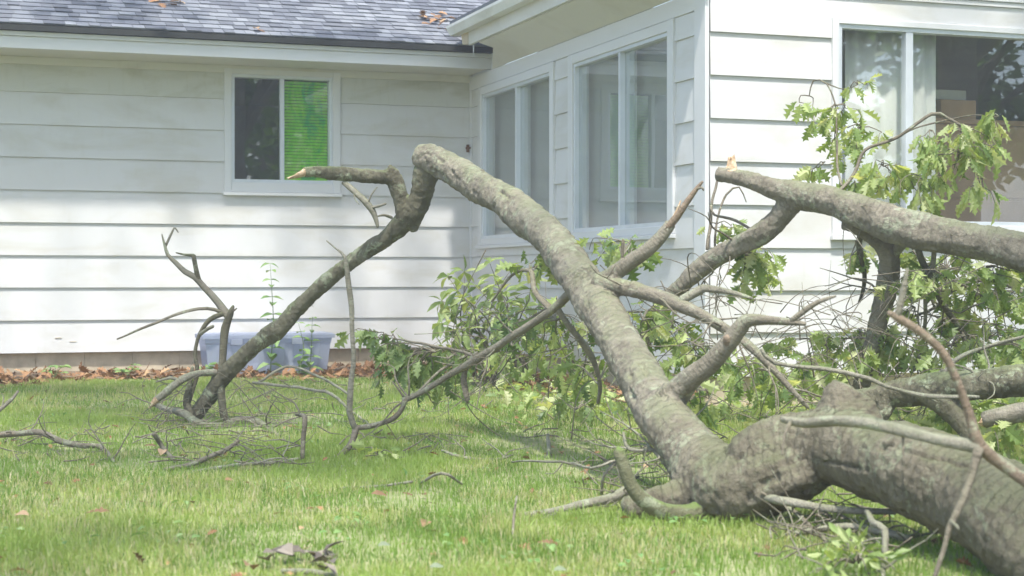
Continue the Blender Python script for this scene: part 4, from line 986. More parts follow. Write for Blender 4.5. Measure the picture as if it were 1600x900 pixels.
# ------------------------------------------------------------------ lower right limb and its neighbour
lo = empty("fallen_limb", G(1420, 700)); tag(lo, "thick grey limb lying low behind the trunk at the right edge", "tree limb")
d_ = [(1338, 622, 7.7, 26), (1370, 619, 7.65, 36), (1410, 613, 7.6, 44), (1460, 606, 7.5, 48), (1520, 602, 7.4, 47), (1600, 592, 7.3, 48), (1720, 575, 7.1, 50)]
d2_ = [(1440, 612, 7.5, 38), (1475, 632, 7.45, 36), (1505, 662, 7.4, 33), (1530, 695, 7.35, 26)]
d3_ = [(1385, 618, 7.62, 34), (1382, 640, 7.6, 26), (1376, 655, 7.58, 18)]
fuse("limb", [(d_, 20, 0.03, 0.09, 0.2), (d2_, 14, 0.03, 0.09, 0.2), (d3_, 12, 0.03, 0.1, 0.2)], lo, M_bark_dark, 0.008, 6, 0.010, 0.004)
limb("branch", [(1470, 590, 7.5, 7), (1500, 560, 7.5, 8), (1545, 540, 7.5, 7), (1610, 525, 7.4, 6)], lo, M_bark_pale, 7, 0.03, 0.1, 0.2, 0.006)
twigs_on(lo, d_, 14, 0.15, 0.5, 61, M_bark_pale)
for i, q in enumerate([(1500, 670, 60, 20, 7.6, 20, (1480, 650, 7.5)), (1570, 690, 40, 20, 7.0, 14, (1560, 660, 7.1)), (1420, 690, 40, 16, 7.6, 10, (1400, 660, 7.6)), (1570, 560, 40, 20, 7.6, 14, (1560, 540, 7.5))]):
    cluster(lo, *q, 400+i, 0.11, OAK, 0.6)
ne = empty("snapped_limb", G(1620, 690)); tag(ne, "snapped limb with a pale broken end at the right edge", "tree limb")
limb("limb", [(1540, 656, 7.1, 26), (1565, 650, 7.05, 27), (1610, 642, 7.0, 30), (1700, 625, 6.8, 34)], ne, M_bark, 14, 0.03, 0.1, 0.2, cap1='point')
splinter(P(1543, 655, 7.1), P(1530, 655, 7.1)-P(1550, 653, 7.1), 0.035, 0.06, ne, seed=14)

# ------------------------------------------------------------------ near peeled branch in front of the trunk
nb = empty("peeled_branch", P(1640, 800, 4.1)); tag(nb, "thin peeled orange brown branch arching in front of the trunk", "branch")
limb("stem", [(1388, 488, 3.95, 7.0), (1405, 498, 3.95, 12.5), (1440, 520, 3.95, 10.9), (1474, 552, 3.95, 11.7), (1498, 600, 3.95, 12.5), (1516, 650, 3.95, 15.6), (1531, 695, 3.95, 20.3), (1575, 732, 3.95, 19.5), (1640, 775, 3.9, 21.1)], nb, M_peeled, 12, 0.02, 0.1, 0.2)
limb("branch", [(1402, 495, 3.95, 12), (1412, 455, 3.95, 13), (1418, 420, 3.95, 5)], nb, M_bark_pale, 9, 0.02, 0.12)
limb("branch", [(1222, 655, 4.25, 9), (1255, 660, 4.2, 13), (1300, 657, 4.15, 15), (1345, 660, 4.1, 17), (1400, 671, 4.05, 20), (1455, 685, 4.0, 18), (1500, 694, 3.97, 20), (1531, 698, 3.95, 24)], nb, M_bark_pale, 11, 0.02, 0.12, 0.3)
limb("branch", [(1530, 700, 3.94, 18), (1520, 740, 3.93, 13), (1502, 785, 3.9, 12), (1484, 825, 3.88, 11), (1478, 850, 3.87, 9), (1458, 910, 3.85, 8)], nb, M_twig, 9, 0.02, 0.12, 0.3, 0.004)
limb("twig", [(1411, 676, 4.05, 5), (1411, 705, 4.03, 4), (1413, 728, 4.02, 3)], nb, M_twig, 6, 0.02, 0.1)
limb("twig", [(1235, 660, 4.22, 7), (1226, 680, 4.2, 5), (1222, 712, 4.18, 3)], nb, M_twig, 6, 0.02, 0.1)
limb("twig", [(1486, 815, 3.88, 6), (1496, 822, 3.86, 6), (1499, 826, 3.86, 4)], nb, M_bark_pale, 6, 0.02, 0.1)
ln = [(1190, 545, 6.2, 6), (1210, 568, 6.2, 8), (1290, 577, 6.2, 8), (1360, 592, 6.2, 9), (1385, 605, 6.2, 7), (1440, 618, 6.2, 7), (1530, 622, 6.2, 5)]
o = limb("thin_branch", ln, None, M_bark_pale, 8, 0.03, 0.1, 0.2, 0.006); tag(o, "long thin pale branch stretched level above the mossy stub", "branch")

# ------------------------------------------------------------------ sticks on the lawn
def stick(pts, mat, label, seed, tw=4, name="stick", lo=0.08, hi=0.25):
    """pts: (px, py, height above ground, thickness px)"""
    w = []
    for (x, y, hh, t) in pts:
        d = gd(y, hh); w.append((P(x, y, d), t*d/F/2))
    mb = MB(); SEED[0] += 1; tube(mb, w, 7, 0.03, 0.12, 0.25, 0.006, SEED[0]*0.9)
    e = empty(name, (w[0][0].x, w[0][0].y, 0)); tag(e, label, "stick")
    mb.build("stem", mat, e, True)
    twigs_on(e, w, tw, lo, hi, seed, mat, True)
stick([(-30, 682, .05, 9), (20, 678, .06, 9), (65, 676, .08, 10), (95, 690, .05, 10), (130, 697, .03, 9), (155, 698, .02, 9), (178, 722, .01, 6)], M_twig, "forked brown stick on the lawn at the left edge", 70, 7)
stick([(-20, 655, .1, 6), (8, 632, .15, 6), (28, 612, .2, 4)], M_twig, "thin stick slanting up at the left edge near dead leaves", 71, 1)
stick([(240, 678, .1, 7), (255, 700, .03, 7), (272, 721, .01, 6)], M_twig, "short dark stick poking from the grass left of the arching limb", 72, 2)
stick([(258, 734, .01, 7), (300, 725, .02, 8), (345, 707, .03, 8), (372, 690, .06, 6)], M_twig, "grey forked stick below the end of the arching limb", 73, 6)
stick([(472, 716, .02, 7), (474, 680, .12, 7), (476, 652, .2, 7), (462, 648, .2, 4)], M_twig, "short upright twig with a bent top on the lawn", 74, 1)
stick([(300, 738, .01, 5), (360, 728, .02, 6), (420, 724, .02, 6), (470, 718, .01, 5)], M_bark_pale, "pale stick lying flat beside the upright bent twig", 75, 5)
stick([(812, 806, .01, 8), (870, 797, .02, 12), (920, 787, .03, 14), (960, 777, .04, 16), (988, 764, .05, 18)], M_bark_pale, "pale barked stick lying on the grass left of the mossy stub", 76, 3)
stick([(690, 704, .04, 4), (725, 716, .01, 5), (770, 718, .01, 5), (800, 711, .02, 4)], M_bark_pale, "thin grey twig lying in the middle of the lawn", 77, 3)
stick([(656, 756, .01, 4), (680, 742, .06, 5), (700, 741, .07, 5), (722, 757, .01, 4)], M_bark_pale, "small arched twig on the open lawn below the leafy shrub", 78, 0)
stick([(530, 763, .01, 4), (590, 760, .015, 4), (645, 753, .02, 4)], M_bark_pale, "straight pale twig lying on the bright part of the lawn", 79, 0)
stick([(1225, 838, .01, 8), (1270, 828, .03, 10), (1320, 823, .04, 11), (1375, 833, .03, 12), (1420, 843, .02, 12)], M_bark_pale, "thick pale stick on the grass below the trunk", 80, 5)
stick([(1355, 800, .10, 10), (1368, 818, .1, 11), (1385, 828, .09, 11), (1385, 860, .04, 9), (1378, 905, .02, 8)], M_bark_pale, "crooked stick standing under the trunk by small green leaves", 81, 5)
stick([(1190, 770, .12, 5), (1240, 800, .06, 6), (1290, 845, .02, 6)], M_twig, "thin brown twig leaning under the elbow of the trunk", 82, 4)
stick([(940, 772, .02, 5), (943, 742, .1, 5), (962, 720, .15, 5), (925, 732, .12, 4), (880, 722, .06, 4), (800, 722, .02, 3)], M_bark_pale, "long bent twig on the lawn left of the mossy stub", 83, 3)
stick([(800, 850, .0, 3), (803, 812, .06, 4), (808, 776, .13, 3)], M_twig, "thin upright twig at the tip of the pale barked stick", 84, 0)
stick([(856, 715, .0, 7), (857, 698, .03, 7), (857, 680, .07, 6)], M_bark_pale, "short pale upright stick on the lawn before the leafy heap", 85, 0)
stick([(440, 893, .01, 8), (490, 896, .01, 9), (540, 905, .005, 8)], M_bark_pale, "pale stick lying at the bottom edge of the lawn", 86, 0)
stick([(400, 600, .02, 4), (450, 573, .12, 4), (500, 590, .1, 4), (545, 615, .03, 4)], M_bark_pale, "thin arched twig on the grass before the blue tub", 87, 1)
stick([(395, 598, .05, 4), (460, 605, .05, 5), (515, 615, .05, 5), (545, 640, .02, 4), (580, 665, .01, 3)], M_bark_pale, "long grey twig on the grass below the blue tub", 88, 4)

def twig_litter():
    rr = random.Random(99); mb = MB()
    zones = [(240, 470, 655, 738, 58), (0, 200, 690, 720, 12), (480, 700, 640, 720, 26), (900, 1150, 690, 800, 34), (1200, 1430, 770, 880, 40), (830, 1250, 620, 690, 45), (1300, 1600, 640, 720, 60), (400, 520, 590, 640, 12), (0, 260, 680, 735, 14), (900, 1150, 690, 800, 40), (230, 480, 650, 735, 8), (1200, 1430, 770, 880, 30)]
    for (x0, x1, y0, y1, n) in zones:
        for _ in range(n):
            p = G(rr.uniform(x0, x1), rr.uniform(y0, y1)); a = rr.uniform(0, math.pi); L = rr.uniform(0.08, 0.34); h0 = rr.uniform(0.02, 0.06)
            dv = Vector((math.cos(a), math.sin(a), rr.gauss(0.0, 0.28)))
            pts = []
            for k in range(4):
                q = p + dv*(L*(k/3-0.5)); q.z = max(0.012, h0 + dv.z*L*(k/3-0.2) + rr.gauss(0, .012)); q += Vector((rr.gauss(0, .012), rr.gauss(0, .012), 0))
                pts.append((q, 0.0036*(1-k*0.22)*rr.uniform(.7, 1.2)))
            SEED[0] += 1; tube(mb, pts, 5, 0.05, 0.1, 0, 0, SEED[0]*0.53)
    for (x0, x1, y0, y1, d0, d1, n) in ((940, 1330, 470, 660, 6.9, 8.9, 85), (1250, 1600, 430, 660, 7.7, 9.0, 95), (700, 960, 480, 640, 7.6, 9.6, 55), (240, 430, 610, 690, 8.8, 9.5, 26)):
        for _ in range(n):
            p = P(rr.uniform(x0, x1), rr.uniform(y0, y1), rr.uniform(d0, d1)); L = rr.uniform(0.2, 0.75); dv = Vector((rr.gauss(0, 1), rr.gauss(0, 1), rr.gauss(0, .6))).normalized(); bend = Vector((rr.gauss(0, .2), rr.gauss(0, .2), rr.gauss(.06, .2)))
            pts = []
            for k in range(5):
                q = p + dv*(L*(k/4-0.5)) + bend*(L*((k/4)*(1-k/4)*4)); q.z = max(0.015, q.z)
                if q.x > XW-0.04 and q.y > YR-0.06: q.y = YR-0.06
                pts.append((q, 0.0031*(1-k*0.17)*rr.uniform(.8, 1.2)))
            SEED[0] += 1; tube(mb, pts, 5, 0.05, 0.1, 0, 0.006, SEED[0]*0.53)
    tag(mb.build("twig_litter", M_twig, None, True), "thin broken twigs scattered over the grass", "twigs", kind="stuff")
twig_litter()

# ------------------------------------------------------------------ blue tub, shrub, weeds
def tub():
    Yt = 13.62; a = on_y(318, 522, Yt); b = on_y(521, 522, Yt)
    e = empty("plastic_tub", ((a.x+b.x)/2, Yt+0.2, 0)); tag(e, "translucent blue plastic tub standing against the foundation", "tub")
    z1 = 0.345; x0, x1 = a.x, b.x; y0, y1 = Yt, Yt+0.42
    nx = 24; ins = 0.05
    def ring(z, o):
        out = []; X0, X1, Y0, Y1 = x0+o, x1-o, y0+o*0.8, y1-o*0.8
        for i in range(nx):
            t = i/nx; rib = 0.012 if 0.02 < z < 0.27 and (i % 4) < 2 else 0.0; out.append((X0+(X1-X0)*t, Y0+rib, z))
        for i in range(6): out.append((X1, Y0+(Y1-Y0)*i/6, z))
        for i in range(nx): out.append((X1-(X1-X0)*i/nx, Y1, z))
        for i in range(6): out.append((X0, Y1-(Y1-Y0)*i/6, z))
        return out
    def wallrings(name, zs):
        m = MB(); rs = [ring(z, o) for z, o in zs]; n = len(rs[0])
        for r in rs: m.v += r
        for j in range(len(rs)-1):
            for i in range(n): m.f.append((j*n+i, j*n+(i+1) % n, (j+1)*n+(i+1) % n, (j+1)*n+i)); m.m.append(0)
        return m
    m = wallrings("body", [(0.0, 0.055), (0.02, 0.05), (0.10, 0.04), (0.20, 0.03), (0.26, 0.022), (0.275, 0.016), (z1-0.03, 0.010)])
    o = m.build("body", M_tub, e); s = o.modifiers.new("thick", 'SOLIDIFY'); s.thickness = 0.003
    m = wallrings("rim", [(z1-0.034, 0.004), (z1-0.036, -0.010), (z1-0.004, -0.012), (z1, -0.004), (z1-0.002, 0.012)])
    o = m.build("rim", M_tub, e); s = o.modifiers.new("thick", 'SOLIDIFY'); s.thickness = 0.003
    l = MB(); l.box((x0+0.005, y0+0.005, z1+0.001), (x1-0.005, y1-0.005, z1+0.006)); l.build("lid", M_tub, e, bevel=0.002)
    for k in (0.25, 0.72):
        h_ = MB(); xx = x0+(x1-x0)*k; h_.box((xx-0.05, y0-0.014, z1-0.09), (xx+0.05, y0+0.02, z1-0.04)); h_.build("latch", M_tub, e, bevel=0.005)
tub()

def shrub():
    base = P(775, 600, 12.2); base.z = 0
    s = empty("leafy_shrub", base); tag(s, "light green shrub with narrow leaves growing by the inner corner", "shrub")
    rr = random.Random(5)
    tips = [(700, 432), (715, 455), (690, 470), (725, 425), (745, 448), (690, 505), (712, 520), (735, 500), (760, 470), (775, 445), (765, 410), (800, 420), (790, 455), (815, 480), (830, 440), (775, 515), (800, 530), (745, 545), (720, 560), (830, 520), (850, 490), (760, 560), (790, 575), (690, 545), (705, 488), (752, 520), (845, 560), (815, 570), (865, 540), (735, 470), (780, 490)]
    for i, (x, y) in enumerate(tips):
        d = 12.2 + rr.uniform(-0.35, 0.35); tip = P(x, y, d); b = base + Vector((rr.gauss(0, .12), rr.gauss(0, .12), 0))
        m1 = b.lerp(tip, .4) + Vector((rr.gauss(0, .05), rr.gauss(0, .05), .12)); m2 = b.lerp(tip, .75) + Vector((rr.gauss(0, .04), rr.gauss(0, .04), .06))
        mb = MB(); SEED[0] += 1; path = tube(mb, [(b, .008), (m1, .006), (m2, .004), (tip, .002)], 6, 0.06, 0.1, 0, 0.008, SEED[0])
        st = mb.build("stem", M_twig, s, True)
        n = len(path)
        for w in range(3):
            k = n-1-int(w*n*0.13)
            c = path[max(1, k)][0]; ax = (path[max(1, k)][0]-path[max(0, k-2)][0]).normalized(); u = ax.orthogonal().normalized(); v = ax.cross(u)
            for j in range(6 if w == 0 else 4):
                a = 2*math.pi*j/5 + rr.uniform(-.5, .5); o_ = u*math.cos(a)+v*math.sin(a)
                dd = (o_ + ax*rr.uniform(.1, .7) + Vector((0, 0, -.25))).normalized(); sz = rr.uniform(.10, .165)
                add_leaf(s, st, rr.choice(LANCE), leaf_matrix(c, dd, sz, rr, (rr.gauss(0, .3), rr.gauss(-.3, .3), 1)), sz)
shrub()
def weed(px, ytop, ybase, label, seed, lean=0.0, size=0.075, n=12, Y=13.5):
    rr = random.Random(seed); b = on_y(px, ybase, Y); b.z = 0.0
    top = on_y(px+lean, ytop, Y); e = empty("tall_weed", b); tag(e, label, "weed", "weeds along the foundation")
    mid = b.lerp(top, .5) + Vector((rr.gauss(0, .02), 0, 0)); mb = MB(); SEED[0] += 1
    path = tube(mb, [(b, .005), (mid, .004), (top, .0015)], 6, 0.04, 0.05, 0, 0.003, SEED[0])
    st = mb.build("stem", M_stem, e, True)
    for i in range(n):
        t = 0.18 + 0.82*i/(n-1); k = min(len(path)-1, int(t*(len(path)-1))); c = path[k][0]; a = i*math.pi/2 + rr.uniform(-.3, .3)
        for sgn in (0, math.pi):
            dd = Vector((math.cos(a+sgn), math.sin(a+sgn), rr.uniform(-.35, .25))); sz = size*(1.25-0.6*t)*rr.uniform(.8, 1.2)
            o = bpy.data.objects.new("leaf", rr.choice(OVAL)); sc.collection.objects.link(o); o.parent = st
            o.matrix_basis = leaf_matrix(c, dd, sz, rr, (0, -.3, 1))
weed(422, 412, 580, "tallest weed with paired leaves, left in front of the blue tub", 1, 0, 0.12, 13)
weed(466, 505, 580, "short leafy weed before the middle of the blue tub", 2, 0, 0.10, 7)
weed(484, 497, 580, "leafy weed near the right end of the blue tub", 3, 4, 0.10, 8)
def seedling(px, py, label, seed):
    rr = random.Random(seed); p = on_y(px, py, 13.55); p.z = 0.02
    e = empty("seedling", p); tag(e, label, "seedling", "seedlings along the foundation")
    for k in range(9):
        a = rr.uniform(0, 6.28); L = rr.uniform(.02, .09); mb = MB(); t = p + Vector((math.cos(a)*.06, math.sin(a)*.04, L))
        SEED[0] += 1; tube(mb, [(p, .002), (p.lerp(t, .6)+Vector((0, 0, .01)), .0018), (t, .001)], 5, .03, 0, 0, 0, SEED[0]); st = mb.build("stem", M_stem, e, True)
        for j in range(2):
            o = bpy.data.objects.new("leaf", rr.choice(OVAL)); sc.collection.objects.link(o); o.parent = st
            o.matrix_basis = leaf_matrix(t, Vector((math.cos(a+j*2.2), math.sin(a+j*2.2), .1)), rr.uniform(.05, .08), rr, (0, -.3, 1))
seedling(85, 590, "small green seedling in the dead leaves near the left edge", 1)
seedling(200, 582, "small green seedling against the foundation midway along the left wall", 2)
seedling(330, 580, "small green seedling at the left end of the blue tub", 3)

# leafy ground clump bottom right
gl = empty("leafy_sprig", G(1340, 890)); tag(gl, "fresh green leafy sprig lying on the grass under the trunk", "sprig")
for i, (x, y) in enumerate([(1285, 872), (1310, 850), (1335, 845), (1360, 862), (1385, 875), (1320, 885), (1355, 892), (1300, 893), (1275, 895), (1330, 865), (1345, 878), (1400, 890)]):
    b = G(1340, 885, 0.02); t = G(x, y, 0.05); spray(gl, [b, b.lerp(t, .5)+Vector((0, 0, .03)), t], 7, 0.055, 700+i, LANCE, 0.1)
gl2 = empty("oak_sprig", G(590, 712)); tag(gl2, "small green oak sprig lying on the lawn by the bent stick", "sprig")
for i, (x, y) in enumerate([(570, 700), (590, 704), (612, 708)]):
    b = G(590, 712, 0.02); t = G(x, y, 0.05); spray(gl2, [b, b.lerp(t, .5)+Vector((0, 0, .02)), t], 4, 0.08, 720+i, OAK, 0.1)
flush_leaves()

# ------------------------------------------------------------------ dead leaves
def merged_leaves(name, items, meshes, mat, label, cat):
    V = []; Fc = []; T = []; off = 0; data = [([v.co.copy() for v in me.vertices], [tuple(p.vertices) for p in me.polygons]) for me in meshes]
    for m in items:
        vs, fs = rnd.choice(data); t = rnd.random()
        V += [tuple(m @ c) for c in vs]; Fc += [tuple(i+off for i in f) for f in fs]; T += [t]*len(vs); off += len(vs)
    mb = MB(); mb.v = V; mb.f = Fc; mb.m = [0]*len(Fc); mb.tint = dict(enumerate(T))
    return tag(mb.build(name, mat, None), label, cat, kind="stuff")
def litter():
    rr = random.Random(12); items = []
    for _ in range(3000):
        x = rr.uniform(-2.6, XW-0.05); dens = 0.45 + 0.55*noise.noise(Vector((x*1.3, 0, 5)))
        if rr.random() > max(0.25, dens*1.3): continue
        far = 1.0 if (x < 0.6 or 2.2 < x < 3.6) else 0.35; y = YL - 0.05 - abs(rr.gauss(0.05, 0.30)) - (rr.random()*far*1.0); z = 0.02 + rr.random()*0.05*max(0, 1-(YL-y)/0.6) + gz(x, y)
        d = Vector((rr.gauss(0, 1), rr.gauss(0, 1), rr.gauss(0, .35)))
        items.append(leaf_matrix(Vector((x, y, z)), d, rr.uniform(.06, .12), rr, (rr.gauss(0, .5), rr.gauss(0, .5), rr.choice((1, -1)))))
    # along the wing foundation too
    for _ in range(700):
        y = rr.uniform(YR, YL); x = XW - 0.05 - abs(rr.gauss(0.05, 0.28)); d = Vector((rr.gauss(0, 1), rr.gauss(0, 1), rr.gauss(0, .35)))
        items.append(leaf_matrix(Vector((x, y, 0.02+rr.random()*.04)), d, rr.uniform(.06, .12), rr, (rr.gauss(0, .5), rr.gauss(0, .5), 1)))
    merged_leaves("leaf_litter", items, DEAD, M_dead, "brown dead leaves drifted along the house foundation", "dead leaves")
    # on the roof by the gutter end
    items = []
    for (x, y, n) in ((680, 30, 16), (688, 42, 8), (250, 2, 8), (400, 45, 2), (740, 12, 4)):
        for _ in range(n):
            px, py = x + rr.gauss(0, 14), y + rr.gauss(0, 2.5)
            # intersect the view ray with the roof plane
            a = P(px, py, 10) - Vector((0, 0, CAMH)); k = a / 10
            o = rp(0, 0, 0.02); nrm = Vector((0, -SSN, CS)); t = (o - Vector((0, 0, CAMH))).dot(nrm)/k.dot(nrm)
            p = Vector((0, 0, CAMH)) + k*t
            if p.x > XW-0.1: continue
            dd = Vector((rr.gauss(0, 1), rr.gauss(0, 1)*CS, rr.gauss(0, 1)*SSN+rr.gauss(0, .2)))
            items.append(leaf_matrix(p, dd, rr.uniform(.07, .13), rr, (0, -SSN+rr.gauss(0, .3), CS)))
    merged_leaves("roof_leaves", items, DEAD, M_dead, "orange brown dead leaves lying on the grey roof shingles", "dead leaves")
litter()
M_tan = mat_leaf('tan_dead_leaf', [(0, (0.20, 0.12, 0.06)), (0.6, (0.30, 0.19, 0.10)), (1, (0.40, 0.28, 0.17))], 0.1, 0.85)
TAN = [leaf_mesh('dead_leaf', 'oval' if k else 'wilt', 120+k, M_tan) for k in range(3)]
dl = [(135, 802, "curled brown leaf alone on the left part of the lawn", 0.10), (45, 805, "faded brown leaf in the grass at the far left", 0.07), (580, 772, "dark curled leaf on the bright middle of the lawn", 0.08), (225, 697, "brown leaf beside the sticks left of the arching limb", 0.09), (255, 703, "orange leaf among the sticks below the arching limb", 0.10),
      (668, 815, "brown leaf with dark specks near the middle of the lawn", 0.09), (840, 848, "orange brown leaf in the thin patch of grass at lower centre", 0.10), (395, 890, "pale tan leaf standing at the bottom edge of the lawn", 0.11), (1012, 727, "small tan leaf behind the curved mossy branch", 0.06)]
for i, (x, y, lab, s) in enumerate(dl):
    rr = random.Random(900+i); o = bpy.data.objects.new("fallen_leaf", TAN[i % 3]); sc.collection.objects.link(o)
    p = G(x, y, 0.03); o.matrix_basis = leaf_matrix(p, Vector((rr.gauss(0, 1), rr.gauss(0, 1), .25)), s*0.75, rr, (0, -.5, 1)); tag(o, lab, "leaf")
M_paleleaf = mat_leaf("pale_leaf", [(0, (0.15, 0.19, 0.11)), (1, (0.20, 0.24, 0.15))], 0.1, 0.7)
PALE = leaf_mesh("pale_leaf", 'oval', 77, M_paleleaf)
for i, (x, y, lab) in enumerate([(590, 853, "pale upturned leaf on the lawn at lower centre, left one"), (671, 887, "pale upturned leaf near the bottom edge of the lawn"), (865, 892, "pale green leaf at the bottom edge below the thin patch")]):
    rr = random.Random(950+i); o = bpy.data.objects.new("pale_leaf", PALE); sc.collection.objects.link(o)
    o.matrix_basis = leaf_matrix(G(x, y, 0.045), Vector((1, rr.gauss(0, .4), .2)), 0.042, rr, (0, -.5, 1)); tag(o, lab, "leaf")
def leaf_clump():
    e = empty("leaf_clump", G(460, 885)); tag(e, "clump of curled grey brown dead leaves at the bottom left of centre", "dead leaves")
    rr = random.Random(4)
    for k in range(16):
        o = bpy.data.objects.new("dead_leaf", CLUMP[k % 3]); sc.collection.objects.link(o); o.parent = e; o.matrix_parent_inverse = Matrix.Translation(-Vector(e.location))
        p = G(rr.uniform(398, 515), rr.uniform(862, 893), rr.uniform(0.015, 0.05)); d = Vector((rr.gauss(0, 1), rr.gauss(0, 1), rr.gauss(.2, .5)))
        o.matrix_basis = leaf_matrix(p, d, rr.uniform(.05, .085), rr, (rr.gauss(0, .5), rr.gauss(-.3, .5), 1))
M_clump = mat_leaf("grey_dead_leaf", [(0, (0.09, 0.075, 0.06)), (0.6, (0.18, 0.155, 0.125)), (1, (0.30, 0.26, 0.21))], 0.1, 0.85)
CLUMP = [leaf_mesh("dead_leaf", 'oval', 90+k, M_clump) for k in range(3)]
leaf_clump()

# ------------------------------------------------------------------ grass
def grass():
    g = np.random.default_rng(3)
    def zone(d0, d1, dens, marg):
        area = (0.318*2+marg/((d0+d1)/2)*2)*(d1*d1-d0*d0)/2; n = int(area*dens)
        d = np.sqrt(g.uniform(d0*d0, d1*d1, n)); lat = g.uniform(-1, 1, n)*(0.318*d+marg)
        return np.stack([lat*CT + d*ST, -lat*ST + d*CT], 1)
    xy = np.concatenate([zone(3.6, 5.6, 10000, 1.5), zone(5.6, 8.0, 7500, 1.7), zone(8.0, 10.5, 5200, 1.9), zone(10.5, 15.0, 3400, 2.0)])
    x, y = xy[:, 0], xy[:, 1]
    edge = np.where((x < 0.6) | ((x > 2.2) & (x < 3.7)), 12.85, 13.4) + 0.18*np.sin(x*3.1) + g.normal(0, .08, len(x))
    keep = (y < edge) & ~((x > XW-0.12) & (y > YR-0.12))
    # sparse patches
    pn = np.array([noise.noise(Vector((a*0.9, b*0.9, 2.0))) + 0.5*noise.noise(Vector((a*2.7, b*2.7, 7.0))) for a, b in zip(x, y)])
    keep &= (g.random(len(x)) < np.clip(1.02 - 1.1*np.clip(pn-0.16, 0, 1)*1.7, 0.15, 1))
    x, y, pn = x[keep], y[keep], pn[keep]; n = len(x)
    tall = np.array([noise.noise(Vector((a*1.6, b*1.6, 11.0))) for a, b in zip(x, y)])
    h = (0.026 + 0.020*np.clip(tall+0.3, 0, 1.2)) * g.uniform(0.55, 1.5, n); long_ = g.random(n) < 0.05; h = np.where(long_, h*1.6, h)
    near_house = np.clip(1-(13.6-y)/1.2, 0, 1); h *= 1-0.35*near_house
    az = g.uniform(0, 2*np.pi, n); lean = np.abs(g.normal(0.35, 0.35, n)) ; w = g.uniform(0.0007, 0.0015, n)*(1+0.05*np.sqrt(x*x+y*y))
    lx, ly = np.cos(az)*lean, np.sin(az)*lean; wx, wy = -np.sin(az)*w, np.cos(az)*w
    rot = g.uniform(0, 2*np.pi, n); wx, wy = np.cos(rot)*w, np.sin(rot)*w
    z0 = np.zeros(n)-0.003
    V = np.empty((n, 5, 3), np.float32)
    V[:, 0] = np.stack([x-wx, y-wy, z0], 1); V[:, 1] = np.stack([x+wx, y+wy, z0], 1)
    mx, my, mz = x+lx*h*0.4, y+ly*h*0.4, z0+h*0.6
    V[:, 2] = np.stack([mx+wx*.8, my+wy*.8, mz], 1); V[:, 3] = np.stack([mx-wx*.8, my-wy*.8, mz], 1)
    dz = np.clip(1.0-lean*0.35, 0.25, 1)
    V[:, 4] = np.stack([x+lx*h*1.15, y+ly*h*1.15, z0+h*dz], 1)
    me = bpy.data.meshes.new("grass"); me.vertices.add(n*5); me.vertices.foreach_set("co", V.ravel())
    b = (np.arange(n)*5)[:, None]; loops = np.concatenate([b+np.array([[0, 1, 2, 3]]), b+np.array([[3, 2, 4]])], 1).astype(np.int32)
    me.loops.add(n*7); me.loops.foreach_set("vertex_index", loops.ravel())
    st = (np.arange(n)*7)[:, None] + np.array([[0, 4]]); tot = np.tile([4, 3], n)
    me.polygons.add(n*2); me.polygons.foreach_set("loop_start", st.ravel().astype(np.int32))
    try: me.polygons.foreach_set("loop_total", tot.astype(np.int32))
    except Exception: pass
    at = me.attributes.new("tint", 'FLOAT', 'POINT')
    t = np.clip(0.40 + 1.25*pn + g.normal(0, .17, n), 0.02, 0.90); dead = g.random(n) < 0.10 + 0.10*np.clip(pn, 0, 1); t = np.where(dead, g.uniform(0.90, 0.99, n), t)  # broad tint patches: straw thatch, plus lawn shade put into the colour
    at.data.foreach_set("value", np.repeat(t, 5).astype(np.float32))
    me.materials.append(M_grass); me.update(calc_edges=True); me.validate()
    o = bpy.data.objects.new("grass", me); link(o); tag(o, "short green and yellowish lawn grass", "grass", kind="stuff")
    print("grass blades", n)
# the blade material must not shift its tint by the object random value
nt = M_grass.node_tree
for nd in list(nt.nodes):
    if nd.type == 'OBJECT_INFO': nt.nodes.remove(nd)
grass()
def ground_cover():
    rr = random.Random(41); items = []
    for (x0, x1, y0, y1, n) in ((780, 1250, 585, 660, 520), (1250, 1600, 620, 690, 260), (640, 800, 590, 620, 50)):
        for _ in range(n):
            p = G(rr.uniform(x0, x1), rr.uniform(y0, y1)); p.z = 0.02 + rr.random()*0.10
            if (p.x > XW-0.08 and p.y > YR-0.1): continue
            d = Vector((rr.gauss(0, 1), rr.gauss(0, 1), rr.gauss(.2, .5))); items.append(leaf_matrix(p, d, rr.uniform(.05, .11), rr, (rr.gauss(0, .4), rr.gauss(-.2, .4), 1)))
    merged_leaves("ground_cover", items, OAK + OVAL, M_oak, "low green leaves and weeds covering the ground by the wing", "ground cover")
ground_cover()
def lawn_weeds():
    rr = random.Random(61); items = []
    for _ in range(110):
        d = rr.uniform(4.0, 11.5); k = rr.uniform(-.33, .33); c = RV*(k*d) + FV*d
        for j in range(rr.randint(3, 8)):
            p = c + Vector((rr.gauss(0, .04), rr.gauss(0, .04), 0)); p.z = rr.uniform(.012, .035); dd = Vector((rr.gauss(0, 1), rr.gauss(0, 1), rr.gauss(.2, .3)))
            items.append(leaf_matrix(p, dd, rr.uniform(.018, .04), rr, (rr.gauss(0, .3), rr.gauss(0, .3), 1)))
    merged_leaves("lawn_weeds", items, OVAL, M_weed, "small clover and weeds growing through the lawn", "weeds")
    items = []
    for _ in range(420):
        d = rr.uniform(4.0, 12.5); k = rr.uniform(-.34, .34); c = RV*(k*d) + FV*d; c.z = rr.uniform(.004, .022)
        items.append(leaf_matrix(c, Vector((rr.gauss(0, 1), rr.gauss(0, 1), rr.gauss(.1, .3))), rr.uniform(.02, .055), rr, (rr.gauss(0, .4), rr.gauss(0, .4), 1)))
    merged_leaves("lawn_debris", items, DEAD, M_dead, "bits of dead brown leaf lying deep in the lawn", "dead leaves")
